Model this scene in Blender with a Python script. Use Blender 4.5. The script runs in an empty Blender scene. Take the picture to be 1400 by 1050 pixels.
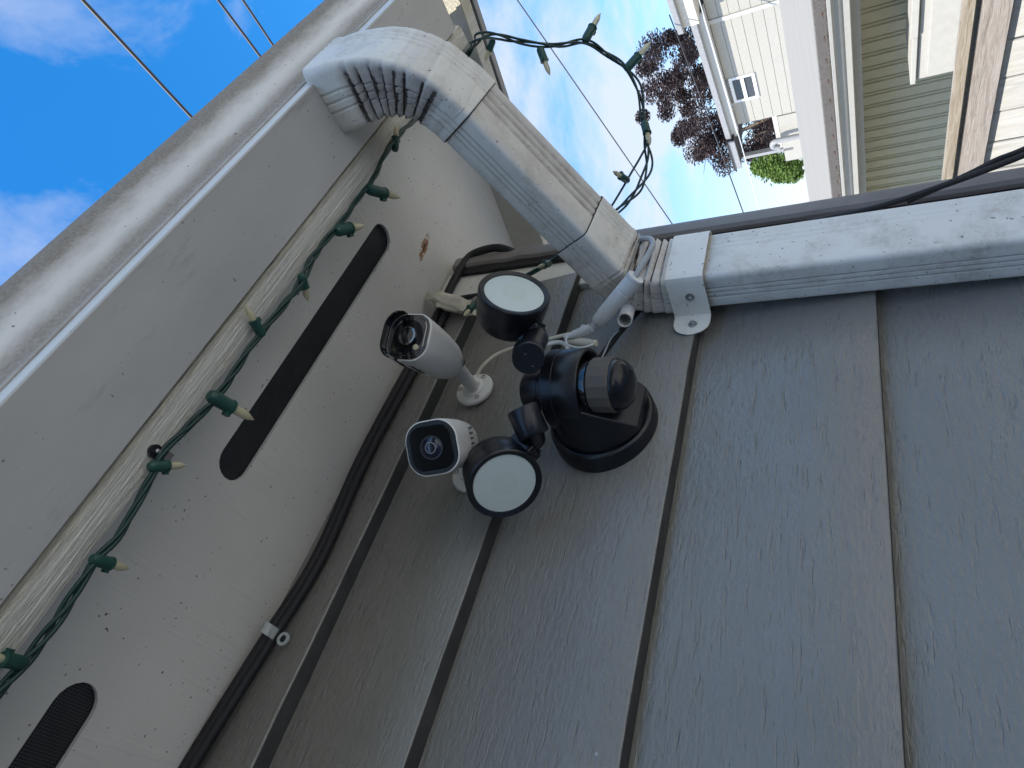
import bpy, bmesh, math, random
from mathutils import Vector, Matrix, noise as mnoise
random.seed(7)
R = math.radians
SC = bpy.context.scene
COL = SC.collection

# ------------------------------------------------------------------ camera
# world axes (rows: X along the wall, Y into the wall, Z up) in camera axes (right, down, forward)
CX, CY, F = 700.0, 525.0, 884.0
U = Vector((-900 - CX, 600 - CY, F)).normalized()
H = Vector((1135 - CX, -610 - CY, F)); H = (H / H.length); H = (H - U * H.dot(U)).normalized()
K = U.cross(H)
ROWS = Matrix((H, K, U))
right = ROWS @ Vector((1, 0, 0)); down = ROWS @ Vector((0, 1, 0)); fwd = ROWS @ Vector((0, 0, 1))
cam = bpy.data.cameras.new('camera')
cam.sensor_width = 36.0
cam.lens = 36.0 * F / 1400.0
cam.clip_start = 0.01
cam.clip_end = 5000
camo = bpy.data.objects.new('camera', cam)
camo.matrix_world = Matrix((right, -down, -fwd)).transposed().to_4x4()
COL.objects.link(camo)
SC.camera = camo

# ------------------------------------------------------------------ light
SUN_DIR = Vector((-0.62, 0.16, 0.77)).normalized()          # towards the sun
w = bpy.data.worlds.new('World'); SC.world = w
w.use_nodes = True
nt = w.node_tree; nt.nodes.clear()
def wn(t, **kw):
    n = nt.nodes.new(t)
    for k, v in kw.items(): setattr(n, k, v)
    return n
out = wn('ShaderNodeOutputWorld'); bg = wn('ShaderNodeBackground')
bg.inputs['Strength'].default_value = 0.13
sky = wn('ShaderNodeTexSky', sky_type='NISHITA', sun_disc=False)
sky.sun_elevation = math.asin(SUN_DIR.z)
sky.sun_rotation = math.atan2(SUN_DIR.x, SUN_DIR.y)
sky.air_density = 1.0; sky.dust_density = 0.3; sky.ozone_density = 2.0
hs = wn('ShaderNodeHueSaturation'); hs.inputs['Saturation'].default_value = 1.40; hs.inputs['Value'].default_value = 0.93
tc = wn('ShaderNodeTexCoord'); sep = wn('ShaderNodeSeparateXYZ')
zz = wn('ShaderNodeMath', operation='MAXIMUM'); zz.inputs[1].default_value = 0.0
za = wn('ShaderNodeMath', operation='ADD'); za.inputs[1].default_value = 0.22
dx = wn('ShaderNodeMath', operation='DIVIDE'); dy = wn('ShaderNodeMath', operation='DIVIDE')
cmb = wn('ShaderNodeCombineXYZ')
L = nt.links.new
L(tc.outputs['Generated'], sep.inputs[0])
L(sep.outputs['Z'], zz.inputs[0]); L(zz.outputs[0], za.inputs[0])
L(sep.outputs['X'], dx.inputs[0]); L(za.outputs[0], dx.inputs[1])
L(sep.outputs['Y'], dy.inputs[0]); L(za.outputs[0], dy.inputs[1])
L(dx.outputs[0], cmb.inputs['X']); L(dy.outputs[0], cmb.inputs['Y'])
mp = wn('ShaderNodeMapping'); mp.inputs['Location'].default_value = (7.22, 3.95, 0.0)
L(cmb.outputs[0], mp.inputs[0])
n1 = wn('ShaderNodeTexNoise'); n1.inputs['Scale'].default_value = 2.2; n1.inputs['Detail'].default_value = 12; n1.inputs['Roughness'].default_value = 0.6; n1.inputs['Distortion'].default_value = 0.35
n2 = wn('ShaderNodeTexNoise'); n2.inputs['Scale'].default_value = 0.55; n2.inputs['Detail'].default_value = 2
L(mp.outputs[0], n1.inputs['Vector']); L(mp.outputs[0], n2.inputs['Vector'])
ad = wn('ShaderNodeMath', operation='ADD'); L(n1.outputs['Fac'], ad.inputs[0]); L(n2.outputs['Fac'], ad.inputs[1])
cr = wn('ShaderNodeValToRGB')
cr.color_ramp.elements[0].position = 0.455; cr.color_ramp.elements[0].color = (0, 0, 0, 1)
cr.color_ramp.elements[1].position = 0.585; cr.color_ramp.elements[1].color = (0.85, 0.85, 0.85, 1)
hf = wn('ShaderNodeMath', operation='MULTIPLY'); hf.inputs[1].default_value = 0.5
L(ad.outputs[0], hf.inputs[0]); L(hf.outputs[0], cr.inputs[0])
mx = wn('ShaderNodeMix', data_type='RGBA')
L(sky.outputs[0], hs.inputs['Color'])
hz = wn('ShaderNodeMapRange'); hz.inputs['From Min'].default_value = 0.36; hz.inputs['From Max'].default_value = 0.04; hz.inputs['To Min'].default_value = 0.0; hz.inputs['To Max'].default_value = 0.92
L(sep.outputs['Z'], hz.inputs['Value'])
mxm = wn('ShaderNodeMath', operation='MAXIMUM'); L(cr.outputs['Color'], mxm.inputs[0]); L(hz.outputs[0], mxm.inputs[1])
L(mxm.outputs[0], mx.inputs['Factor']); L(hs.outputs[0], mx.inputs['A'])
mx.inputs['B'].default_value = (2.3, 2.42, 2.70, 1)
L(mx.outputs['Result'], bg.inputs['Color']); L(bg.outputs[0], out.inputs['Surface'])

sun = bpy.data.lights.new('sun', 'SUN'); sun.energy = 2.4; sun.angle = R(0.55); sun.color = (1.0, 0.95, 0.87)
so = bpy.data.objects.new('sun', sun); COL.objects.link(so)
so.rotation_euler = SUN_DIR.to_track_quat('Z', 'Y').to_euler(); so.location = SUN_DIR * 40

SC.view_settings.view_transform = 'Standard'; SC.view_settings.look = 'None'
SC.view_settings.gamma = 1.0; SC.view_settings.use_curve_mapping = False
SC.view_settings.exposure = 1.55

# ------------------------------------------------------------------ measuring: sight lines met with real planes
def ray(x, y): return ROWS @ Vector((x - CX, y - CY, F))
def onY(x, y, Y): r = ray(x, y); return r * (Y / r.y)
def onZ(x, y, z): r = ray(x, y); return r * (z / r.z)
def onX(x, y, X): r = ray(x, y); return r * (X / r.x)
def deep(x, y, d): r = ray(x, y); return r * (d / F)
def onP(x, y, p, n): r = ray(x, y); return r * (p.dot(n) / r.dot(n))
def soff(y): return 0.618 + 0.09 * y                         # soffit slopes with the roof

# ------------------------------------------------------------------ materials
def mat(name, base, rough=0.6, metal=0.0, spec=0.5, coat=0.0):
    m = bpy.data.materials.new(name); m.use_nodes = True
    b = m.node_tree.nodes['Principled BSDF']
    b.inputs['Base Color'].default_value = (*base, 1); b.inputs['Roughness'].default_value = rough
    b.inputs['Metallic'].default_value = metal; b.inputs['Specular IOR Level'].default_value = spec
    b.inputs['Coat Weight'].default_value = coat
    return m
class NT:
    def __init__(s, m): s.t = m.node_tree; s.b = s.t.nodes['Principled BSDF']; s.geo = None
    def n(s, ty, ins=None, **kw):
        n = s.t.nodes.new(ty)
        for k, v in kw.items(): setattr(n, k, v)
        for k, v in (ins or {}).items():
            if hasattr(v, 'is_output'): s.t.links.new(v, n.inputs[k])
            else: n.inputs[k].default_value = v
        return n
    def pos(s, scale=(1, 1, 1), rot=(0, 0, 0), loc=(0, 0, 0)):
        g = s.n('ShaderNodeNewGeometry')
        return s.n('ShaderNodeMapping', {'Vector': g.outputs['Position'], 'Scale': scale, 'Rotation': rot, 'Location': loc}).outputs[0]
    def noise(s, vec, scale, detail=4, rough=0.55, dist=0.0):
        return s.n('ShaderNodeTexNoise', {'Vector': vec, 'Scale': scale, 'Detail': detail, 'Roughness': rough, 'Distortion': dist}).outputs['Fac']
    def ramp(s, fac, stops):
        r = s.n('ShaderNodeValToRGB', {'Fac': fac}); e = r.color_ramp.elements
        e[0].position, e[0].color = stops[0][0], (*[stops[0][1]] * 3, 1) if not isinstance(stops[0][1], tuple) else (*stops[0][1], 1)
        e[1].position, e[1].color = stops[-1][0], (*[stops[-1][1]] * 3, 1) if not isinstance(stops[-1][1], tuple) else (*stops[-1][1], 1)
        for p, c in stops[1:-1]:
            x = e.new(p); x.color = (*[c] * 3, 1) if not isinstance(c, tuple) else (*c, 1)
        return r.outputs['Color']
    def mix(s, fac, a, b, bt='MIX'):
        return s.n('ShaderNodeMix', {'Factor': fac, 'A': (*a, 1) if isinstance(a, tuple) else a, 'B': (*b, 1) if isinstance(b, tuple) else b}, data_type='RGBA', blend_type=bt).outputs['Result']
    def math(s, op, a, b=0.0):
        n = s.n('ShaderNodeMath', operation=op)
        for i, v in enumerate((a, b)):
            if hasattr(v, 'is_output'): s.t.links.new(v, n.inputs[i])
            else: n.inputs[i].default_value = v
        return n.outputs[0]
    def bump(s, h, strength=0.3, dist=0.002, prev=None):
        i = {'Height': h, 'Strength': strength, 'Distance': dist}
        if prev is not None: i['Normal'] = prev
        return s.n('ShaderNodeBump', i).outputs[0]
    def color(s, c): s.t.links.new(c, s.b.inputs['Base Color'])
    def normal(s, c): s.t.links.new(c, s.b.inputs['Normal'])
    def rough(s, c): s.t.links.new(c, s.b.inputs['Roughness'])
    def xyz(s):
        g = s.n('ShaderNodeNewGeometry'); return s.n('ShaderNodeSeparateXYZ', {0: g.outputs['Position']}).outputs

def m_siding():
    m = mat('slate grey siding paint', (0.17, 0.175, 0.175), 0.36, spec=0.62); t = NT(m)
    v = t.pos((0.10, 0.4, 1.0)); v2 = t.pos((0.22, 0.6, 1.0), loc=(3, 1, 2))
    g1 = t.noise(v, 95, 5, 0.6, 1.2); g2 = t.noise(v2, 210, 3, 0.6); g3 = t.noise(t.pos(), 5, 3)
    g4 = t.noise(t.pos((0.35, 1, 1)), 380, 2)
    pit = t.ramp(t.noise(t.pos((0.14, 1, 1), loc=(7, 2, 5)), 170, 3, 0.7), [(0.58, 1.0), (0.70, 0.0)])
    ridge = t.noise(t.pos((0.07, 0.4, 1.0), loc=(1, 8, 4)), 330, 3, 0.55, 1.0)
    blis = t.noise(t.pos((0.45, 1, 1), loc=(9, 1, 6)), 210, 3, 0.55)
    bn = t.bump(t.ramp(g1, [(0.34, 0.0), (0.62, 1.0)]), 0.16, 0.0012)
    zone = t.ramp(t.noise(t.pos(loc=(3, 3, 3)), 6, 2), [(0.42, 0.25), (0.60, 1.0)])
    bn = t.bump(t.math('MULTIPLY', ridge, zone), 0.42, 0.0012, bn)
    bn = t.bump(blis, 0.85, 0.0014, bn); bn = t.bump(pit, 0.6, 0.0012, bn)
    t.normal(bn)
    c = t.mix(t.ramp(g3, [(0.3, 0.0), (0.7, 1.0)]), (0.200, 0.191, 0.172), (0.230, 0.220, 0.199))
    c = t.mix(t.ramp(g1, [(0.25, 0.10), (0.40, 0.0)]), c, (0.12, 0.117, 0.11))
    sp = t.ramp(t.noise(t.pos((1, 1, 1), loc=(1, 4, 2)), 260, 1), [(0.765, 0.0), (0.785, 1.0)])
    area = t.ramp(t.noise(t.pos(loc=(2, 9, 1)), 3.5, 2), [(0.52, 0.0), (0.62, 1.0)])
    c = t.mix(t.math('MULTIPLY', sp, area), c, (0.42, 0.42, 0.40))
    t.color(c)
    t.rough(t.ramp(t.noise(v2, 60, 3), [(0.3, 0.22), (0.7, 0.38)]))
    return m
def m_soffit():
    m = mat('cream white soffit paint', (0.6, 0.58, 0.53), 0.62, spec=0.35); t = NT(m)
    v = t.pos((1.0, 0.10, 1.0)); g = t.noise(v, 130, 4, 0.6); l = t.noise(t.pos(), 6, 3)
    fine = t.noise(t.pos(), 420, 2)
    sp = t.ramp(t.noise(t.pos(loc=(5, 5, 5)), 210, 1), [(0.745, 0.0), (0.765, 1.0)])
    ridge = t.ramp(t.noise(t.pos((1, 0.04, 1), loc=(2, 0, 0)), 60, 2), [(0.60, 0.0), (0.66, 1.0)])
    bn = t.bump(g, 0.22, 0.0012); bn = t.bump(fine, 0.12, 0.0006, bn); bn = t.bump(ridge, 0.25, 0.0012, bn); t.normal(bn)
    c = t.mix(t.ramp(l, [(0.3, 0.0), (0.7, 1.0)]), (0.66, 0.635, 0.575), (0.74, 0.715, 0.655))
    c = t.mix(sp, c, (0.13, 0.11, 0.09))
    x = t.xyz()
    # rust bleed around a nail
    p = onZ(580, 338, 0.664)
    ux = t.math('SUBTRACT', x['X'], p.x); uy = t.math('SUBTRACT', x['Y'], p.y)
    a = t.math('ADD', t.math('MULTIPLY', ux, 0.97), t.math('MULTIPLY', uy, -0.24))
    b = t.math('ADD', t.math('MULTIPLY', ux, 0.24), t.math('MULTIPLY', uy, 0.97))
    nn = t.noise(t.pos((0.25, 1, 1)), 190, 4, 0.7)
    r2 = t.math('ADD', t.math('POWER', t.math('DIVIDE', t.math('ABSOLUTE', a), 0.044), 2.0), t.math('POWER', t.math('DIVIDE', t.math('ABSOLUTE', b), 0.012), 2.0))
    msk = t.ramp(t.math('ADD', r2, t.math('MULTIPLY', t.math('SUBTRACT', nn, 0.5), 3.2)), [(0.30, 1.0), (0.42, 0.0)])
    r3 = t.ramp(r2, [(0.02, 1.0), (0.06, 0.0)])
    c = t.mix(t.math('MULTIPLY', msk, 0.95), c, t.mix(nn, (0.22, 0.075, 0.02), (0.36, 0.17, 0.06)))
    c = t.mix(r3, c, (0.05, 0.02, 0.012))
    t.color(c); return m
def m_fascia():
    m = mat('weathered cream fascia paint', (0.6, 0.57, 0.5), 0.7, spec=0.3); t = NT(m)
    g = t.noise(t.pos((0.035, 1.0, 1.0)), 330, 4, 0.6, 1.2); g2 = t.noise(t.pos((0.25, 1, 1)), 260, 4, 0.7); l = t.noise(t.pos((0.3, 1, 1)), 14, 4)
    rg = t.ramp(g, [(0.38, 0.0), (0.60, 1.0)])
    t.normal(t.bump(g2, 0.4, 0.002, t.bump(rg, 0.8, 0.0026)))
    c = t.mix(t.ramp(l, [(0.35, 0.0), (0.68, 1.0)]), (0.70, 0.67, 0.585), (0.80, 0.77, 0.68))
    c = t.mix(t.ramp(g, [(0.30, 0.30), (0.42, 0.0)]), c, (0.30, 0.26, 0.21))
    c = t.mix(t.ramp(t.math('ADD', t.xyz()['Y'], t.math('MULTIPLY', l, 0.004)), [(0.2725, 0.85), (0.2755, 0.0)]), c, (0.74, 0.68, 0.52))
    st = t.ramp(t.noise(t.pos((0.5, 1, 1), loc=(4, 4, 4)), 22, 4, 0.6), [(0.66, 0.0), (0.74, 0.6)])
    c = t.mix(st, c, (0.40, 0.25, 0.15))
    t.color(c); return m
def m_gutter():
    m = mat('white aluminium gutter enamel', (0.62, 0.63, 0.64), 0.38, spec=0.5); t = NT(m)
    x = t.xyz()
    n = t.noise(t.pos((0.4, 1, 1)), 60, 5, 0.7); sp = t.noise(t.pos(), 300, 3, 0.7)
    # grime and shading painted along the rolled top edge and above the bottom lip
    top = t.ramp(t.math('ADD', x['Z'], t.math('MULTIPLY', t.math('SUBTRACT', n, 0.5), 0.020)), [(0.604, 0.0), (0.622, 1.0)])
    low = t.ramp(t.math('ADD', t.math('ABSOLUTE', t.math('SUBTRACT', x['Z'], 0.584)), t.math('MULTIPLY', t.math('SUBTRACT', n, 0.5), 0.010)), [(0.005, 1.0), (0.017, 0.0)])
    d = t.math('MAXIMUM', t.math('MULTIPLY', top, 0.95), t.math('MULTIPLY', low, 0.85))
    d = t.math('MULTIPLY', d, t.ramp(sp, [(0.25, 0.75), (0.7, 1.0)]))
    c = t.mix(t.noise(t.pos((0.3, 1, 1)), 10, 3), (0.74, 0.72, 0.675), (0.79, 0.77, 0.725))
    c = t.mix(d, c, (0.20, 0.160, 0.115)); t.rough(t.ramp(d, [(0.0, 0.38), (0.8, 0.85)]))
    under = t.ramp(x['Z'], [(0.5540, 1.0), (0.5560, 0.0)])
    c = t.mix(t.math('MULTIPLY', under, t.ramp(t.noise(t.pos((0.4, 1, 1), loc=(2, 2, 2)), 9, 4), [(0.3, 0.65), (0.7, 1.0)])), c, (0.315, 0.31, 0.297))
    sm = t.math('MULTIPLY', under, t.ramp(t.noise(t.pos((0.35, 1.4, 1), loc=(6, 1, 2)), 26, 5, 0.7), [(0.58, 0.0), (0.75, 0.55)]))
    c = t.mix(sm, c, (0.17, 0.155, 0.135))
    spk = t.ramp(t.noise(t.pos(loc=(3, 3, 1)), 170, 1), [(0.75, 0.0), (0.77, 0.7)])
    c = t.mix(spk, c, (0.09, 0.08, 0.07))
    t.color(c); t.normal(t.bump(t.noise(t.pos((0.15, 1, 1)), 14, 2), 0.10, 0.004)); return m
def m_downspout():
    m = mat('white downspout enamel', (0.64, 0.67, 0.68), 0.42, spec=0.5); t = NT(m)
    n = t.noise(t.pos(), 16, 5, 0.6); sp = t.noise(t.pos(), 140, 4, 0.7)
    g = t.n('ShaderNodeNewGeometry')
    c = t.mix(t.ramp(n, [(0.35, 0.0), (0.7, 1.0)]), (0.77, 0.74, 0.67), (0.83, 0.80, 0.73))
    grime = t.math('MULTIPLY', t.ramp(t.noise(t.pos(loc=(8, 1, 3)), 26, 5, 0.65), [(0.50, 0.0), (0.74, 1.0)]), t.ramp(sp, [(0.3, 0.2), (0.65, 1.0)]))
    c = t.mix(t.math('MULTIPLY', grime, 0.55), c, (0.36, 0.32, 0.26))
    spk = t.ramp(t.noise(t.pos(loc=(2, 3, 7)), 190, 1), [(0.735, 0.0), (0.76, 0.8)])
    c = t.mix(spk, c, (0.12, 0.10, 0.085))
    t.color(c); t.normal(t.bump(t.noise(t.pos(), 22, 3), 0.16, 0.004)); return m
def m_pleat():
    m = mat('stained and shaded enamel', (0.62, 0.62, 0.61), 0.5, spec=0.4); t = NT(m)
    n = t.noise(t.pos(), 45, 5, 0.7); sp = t.noise(t.pos(), 170, 4, 0.75)
    at = t.n('ShaderNodeAttribute', attribute_name='fold').outputs['Fac']
    c = t.mix(t.noise(t.pos(), 14, 3), (0.76, 0.73, 0.665), (0.82, 0.795, 0.725))
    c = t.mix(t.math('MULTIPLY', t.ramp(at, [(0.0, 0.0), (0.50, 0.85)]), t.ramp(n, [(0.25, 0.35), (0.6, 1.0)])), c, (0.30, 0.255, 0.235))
    bl = t.math('MULTIPLY', t.ramp(t.noise(t.pos(loc=(8, 1, 3)), 24, 5, 0.65), [(0.46, 0.0), (0.72, 1.0)]), t.ramp(sp, [(0.3, 0.15), (0.6, 1.0)]))
    c = t.mix(t.math('MULTIPLY', bl, 0.62), c, (0.36, 0.31, 0.24))
    spk = t.ramp(t.noise(t.pos(loc=(2, 3, 7)), 200, 1), [(0.735, 0.0), (0.76, 0.8)])
    c = t.mix(spk, c, (0.12, 0.10, 0.085))
    rz = t.ramp(t.xyz()['Z'], [(0.34, 1.0), (0.40, 0.0)])
    c = t.mix(t.math('MULTIPLY', t.math('MULTIPLY', rz, t.ramp(at, [(0.30, 0.0), (0.75, 1.0)])), t.ramp(n, [(0.42, 0.0), (0.6, 0.9)])), c, (0.24, 0.10, 0.045))
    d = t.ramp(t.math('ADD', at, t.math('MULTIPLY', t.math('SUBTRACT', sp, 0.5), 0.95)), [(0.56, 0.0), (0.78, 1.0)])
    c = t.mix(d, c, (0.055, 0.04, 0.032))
    t.color(c); t.normal(t.bump(t.noise(t.pos(), 60, 3), 0.22, 0.003)); return m
def m_plain(name, base, rough=0.5, metal=0, spec=0.5, bscale=300, bstr=0.05, vary=0.12, vscale=25, coat=0):
    m = mat(name, base, rough, metal, spec, coat); t = NT(m)
    lo = tuple(x * (1 - vary) for x in base); hi = tuple(min(1, x * (1 + vary)) for x in base)
    t.color(t.mix(t.ramp(t.noise(t.pos(), vscale, 4), [(0.3, 0.0), (0.7, 1.0)]), lo, hi))
    if bstr: t.normal(t.bump(t.noise(t.pos(), bscale, 3), bstr, 0.001))
    return m
def m_wood(name, a, b, axis_scale, scale=40):
    m = mat(name, a, 0.8, spec=0.2); t = NT(m)
    g = t.noise(t.pos(axis_scale), scale, 6, 0.65, 1.6); k = t.noise(t.pos(axis_scale, loc=(5, 2, 1)), scale * 0.3, 4, 0.6, 2)
    c = t.mix(t.ramp(g, [(0.33, 0.0), (0.66, 1.0)]), a, b)
    c = t.mix(t.ramp(k, [(0.52, 0.0), (0.72, 0.6)]), c, tuple(x * 0.5 for x in a))
    t.color(c); t.normal(t.bump(g, 0.5, 0.004)); return m
MS = m_siding(); MSOF = m_soffit(); MFAS = m_fascia(); MGUT = m_gutter(); MDOWN = m_downspout(); MPLE = m_pleat()
MTRIM = m_plain('taupe grey corner paint', (0.185, 0.168, 0.16), 0.45, bscale=180, bstr=0.12)
MEDGE = m_plain('darker board underside', (0.040, 0.040, 0.038), 0.8, bscale=200, bstr=0.3, vary=0.3)
MBLACK = m_plain('black tar paper and gap fill', (0.012, 0.012, 0.013), 0.8)  # also fills the black gaps at the trim, rake and gutter
MDARK = m_plain('unlit attic timber', (0.015, 0.014, 0.013), 0.9)  # darkness of unlit undersides is put straight into this colour
MBLK = m_plain('black moulded plastic', (0.007, 0.008, 0.012), 0.32, bscale=420, bstr=0.10, vary=0.2)
MBLK2 = m_plain('satin black dome plastic', (0.010, 0.010, 0.013), 0.2, bstr=0, spec=0.4)
MBLKG = m_plain('glossy black acrylic', (0.006, 0.006, 0.008), 0.06, bstr=0, coat=0.6)
MCAB = m_plain('black cable jacket', (0.009, 0.009, 0.011), 0.62, bstr=0.03)
MGRN = m_plain('dark green light string wire', (0.010, 0.040, 0.034), 0.42, bstr=0.03)
MSOCK = m_plain('green plastic socket', (0.014, 0.070, 0.054), 0.42, bstr=0.04)
MWPL = m_plain('white camera plastic', (0.68, 0.665, 0.63), 0.42, bscale=600, bstr=0.03, vary=0.04)
MCREAM = m_plain('yellowed white cable jacket', (0.66, 0.63, 0.52), 0.45, bstr=0.02, vary=0.08)
MWC = m_plain('white connector nylon', (0.70, 0.70, 0.69), 0.45, bstr=0.03, vary=0.05)
MGC = m_plain('grey network cable jacket', (0.35, 0.36, 0.37), 0.45, bstr=0.02)
MLENSF = m_plain('frosted lamp lens', (0.60, 0.68, 0.67), 0.30, bscale=700, bstr=0.04, vary=0.02)
MSTEEL = m_plain('zinc plated screw steel', (0.42, 0.43, 0.44), 0.32, metal=0.9, bstr=0.05)
MSCREW = m_plain('rusty dark screw', (0.10, 0.06, 0.04), 0.6, metal=0.4)
MPIR = m_plain('smoky brown sensor window', (0.120, 0.100, 0.080), 0.45, spec=0.25, bscale=260, bstr=0.06)
MTAPE = m_plain('dirty cream putty', (0.58, 0.55, 0.45), 0.75, bscale=90, bstr=0.5, vary=0.2)
MSHIN = m_plain('dark asphalt shingle', (0.05, 0.047, 0.045), 0.9, bscale=350, bstr=0.6, vary=0.5, vscale=220)
MVIN = m_plain('olive cream vinyl', (0.61, 0.57, 0.40), 0.5, bscale=60, bstr=0.06, vary=0.04)
MNW = m_plain('white neighbour paint', (0.50, 0.485, 0.44), 0.5, bstr=0.05, vary=0.05)
MNW2 = m_plain('pale grey white siding paint', (0.40, 0.38, 0.33), 0.6, bstr=0.05, vary=0.05)
MNG = m_plain('grey trim paint', (0.30, 0.30, 0.30), 0.5)
MGLASS = m_plain('grey window glass', (0.055, 0.06, 0.068), 0.12, bstr=0, vary=0.03)
MMIRR = m_plain('mirrored dark camera glass', (0.006, 0.006, 0.008), 0.03, bstr=0, spec=0.8, coat=0.5)
MMIRR.node_tree.nodes['Principled BSDF'].inputs['IOR'].default_value = 1.9
MMATB = m_plain('dark camera glass', (0.006, 0.006, 0.008), 0.08, bstr=0, spec=0.15)
MSLOT = m_plain('grey speaker slot', (0.16, 0.15, 0.14), 0.6, bstr=0)
MBULB = mat('warm clear bulb', (0.75, 0.68, 0.45), 0.2, spec=0.5)
MBULB.node_tree.nodes['Principled BSDF'].inputs['Transmission Weight'].default_value = 0.35
MBULB.node_tree.nodes['Principled BSDF'].inputs['Roughness'].default_value = 0.25
MCLIP = mat('clear nylon clip', (0.75, 0.80, 0.78), 0.15); MCLIP.node_tree.nodes['Principled BSDF'].inputs['Transmission Weight'].default_value = 0.6
MWIRE = mat('dull overhead wire', (0.035, 0.035, 0.04), 0.45, 0.0, 0.4)
MSCREEN = m_plain('black insect mesh', (0.07, 0.07, 0.072), 0.5, metal=0.2, bstr=0)

# ------------------------------------------------------------------ building helpers
def base_of(parent):
    p = Vector((0, 0, 0))
    while parent is not None: p += parent.location; parent = parent.parent
    return p
def link(name, me, m, parent=None, loc=None, smooth=None):
    """me holds world coordinates; it is re-centred on its thing (or on itself when top level)"""
    if parent is not None: off = base_of(parent); o_loc = Vector((0, 0, 0))
    else: off = Vector(loc) if loc is not None else Vector((0, 0, 0)); o_loc = off
    me.transform(Matrix.Translation(-off))
    if m is not None and not me.materials: me.materials.append(m)
    o = bpy.data.objects.new(name, me); COL.objects.link(o)
    o.location = o_loc
    if parent is not None: o.parent = parent
    if smooth is not None:
        me.shade_smooth()
        if smooth < 179: me.set_sharp_from_angle(angle=R(smooth))
    return o
def pyd(name, vs, fs, m, parent=None, loc=None, smooth=None):
    me = bpy.data.meshes.new(name); me.from_pydata([tuple(v) for v in vs], [], fs); me.validate()
    bm = bmesh.new(); bm.from_mesh(me); bmesh.ops.recalc_face_normals(bm, faces=bm.faces); bm.to_mesh(me); bm.free()
    return link(name, me, m, parent, loc, smooth)
class MB:
    def __init__(s): s.v = []; s.f = []
    def add(s, vs, fs):
        k = len(s.v); s.v += [Vector(v) for v in vs]; s.f += [tuple(i + k for i in f) for f in fs]; return s
    def box(s, c, sx, sy, sz, ax=None):
        X, Y, Z = ax if ax else (Vector((1, 0, 0)), Vector((0, 1, 0)), Vector((0, 0, 1)))
        c = Vector(c); vs = [c + X * (i * sx / 2) + Y * (j * sy / 2) + Z * (k * sz / 2) for i in (-1, 1) for j in (-1, 1) for k in (-1, 1)]
        return s.add(vs, [(0, 1, 3, 2), (4, 6, 7, 5), (0, 4, 5, 1), (2, 3, 7, 6), (0, 2, 6, 4), (1, 5, 7, 3)])
    def tube(s, pts, r, n=10, caps=True):
        vs, fs = tube(pts, r, n, caps); return s.add(vs, fs)
    def lathe(s, prof, o, ax, n=40, closed=False):
        o = Vector(o); ax = Vector(ax).normalized(); a, b = frame(ax); vs = []; fs = []
        for (r, h) in prof:
            for i in range(n):
                t = 2 * math.pi * i / n; vs.append(o + ax * h + (a * math.cos(t) + b * math.sin(t)) * max(r, 1e-5))
        m = len(prof)
        for j in range(m - 1 if not closed else m):
            j2 = (j + 1) % m
            for i in range(n):
                i2 = (i + 1) % n; fs.append((j * n + i, j * n + i2, j2 * n + i2, j2 * n + i))
        if not closed: fs.append(tuple(range(n))[::-1]); fs.append(tuple((m - 1) * n + i for i in range(n)))
        return s.add(vs, fs)
    def loft(s, rings, caps=True):
        n = len(rings[0]); vs = [p for r in rings for p in r]; fs = []
        for j in range(len(rings) - 1):
            for i in range(n):
                i2 = (i + 1) % n; fs.append((j * n + i, j * n + i2, (j + 1) * n + i2, (j + 1) * n + i))
        if caps: fs.append(tuple(range(n))[::-1]); fs.append(tuple((len(rings) - 1) * n + i for i in range(n)))
        return s.add(vs, fs)
    def build(s, name, m, parent=None, loc=None, smooth=None, bevel=0, seg=2):
        me = bpy.data.meshes.new(name); me.from_pydata([tuple(v) for v in s.v], [], s.f); me.validate()
        bm = bmesh.new(); bm.from_mesh(me)
        bmesh.ops.recalc_face_normals(bm, faces=bm.faces)
        if bevel:
            ed = [e for e in bm.edges if len(e.link_faces) == 2 and e.calc_face_angle(0) > R(40)]
            bmesh.ops.bevel(bm, geom=ed, offset=bevel, segments=seg, affect='EDGES', clamp_overlap=True)
        bm.to_mesh(me); bm.free()
        return link(name, me, m, parent, loc, smooth)
def frame(ax):
    ax = Vector(ax).normalized(); h = Vector((0, 0, 1)) if abs(ax.z) < 0.9 else Vector((1, 0, 0))
    a = h.cross(ax).normalized(); return a, ax.cross(a).normalized()
def spline(pts, per=8):
    pts = [Vector(p) for p in pts]; out = []
    P = [pts[0] * 2 - pts[1]] + pts + [pts[-1] * 2 - pts[-2]]
    for i in range(1, len(P) - 2):
        a, b, c, d = P[i - 1:i + 3]
        for k in range(per):
            t = k / per
            out.append(0.5 * ((2 * b) + (c - a) * t + (2 * a - 5 * b + 4 * c - d) * t * t + (3 * b - a - 3 * c + d) * t ** 3))
    out.append(pts[-1]); return out
def frames(pts):
    ts = []
    for i in range(len(pts)):
        t = (pts[min(i + 1, len(pts) - 1)] - pts[max(i - 1, 0)]).normalized(); ts.append(t)
    a, b = frame(ts[0]); fr = [(ts[0], a, b)]
    for i in range(1, len(pts)):
        a = (a - ts[i] * a.dot(ts[i])).normalized(); fr.append((ts[i], a, ts[i].cross(a)))
    return fr
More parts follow.
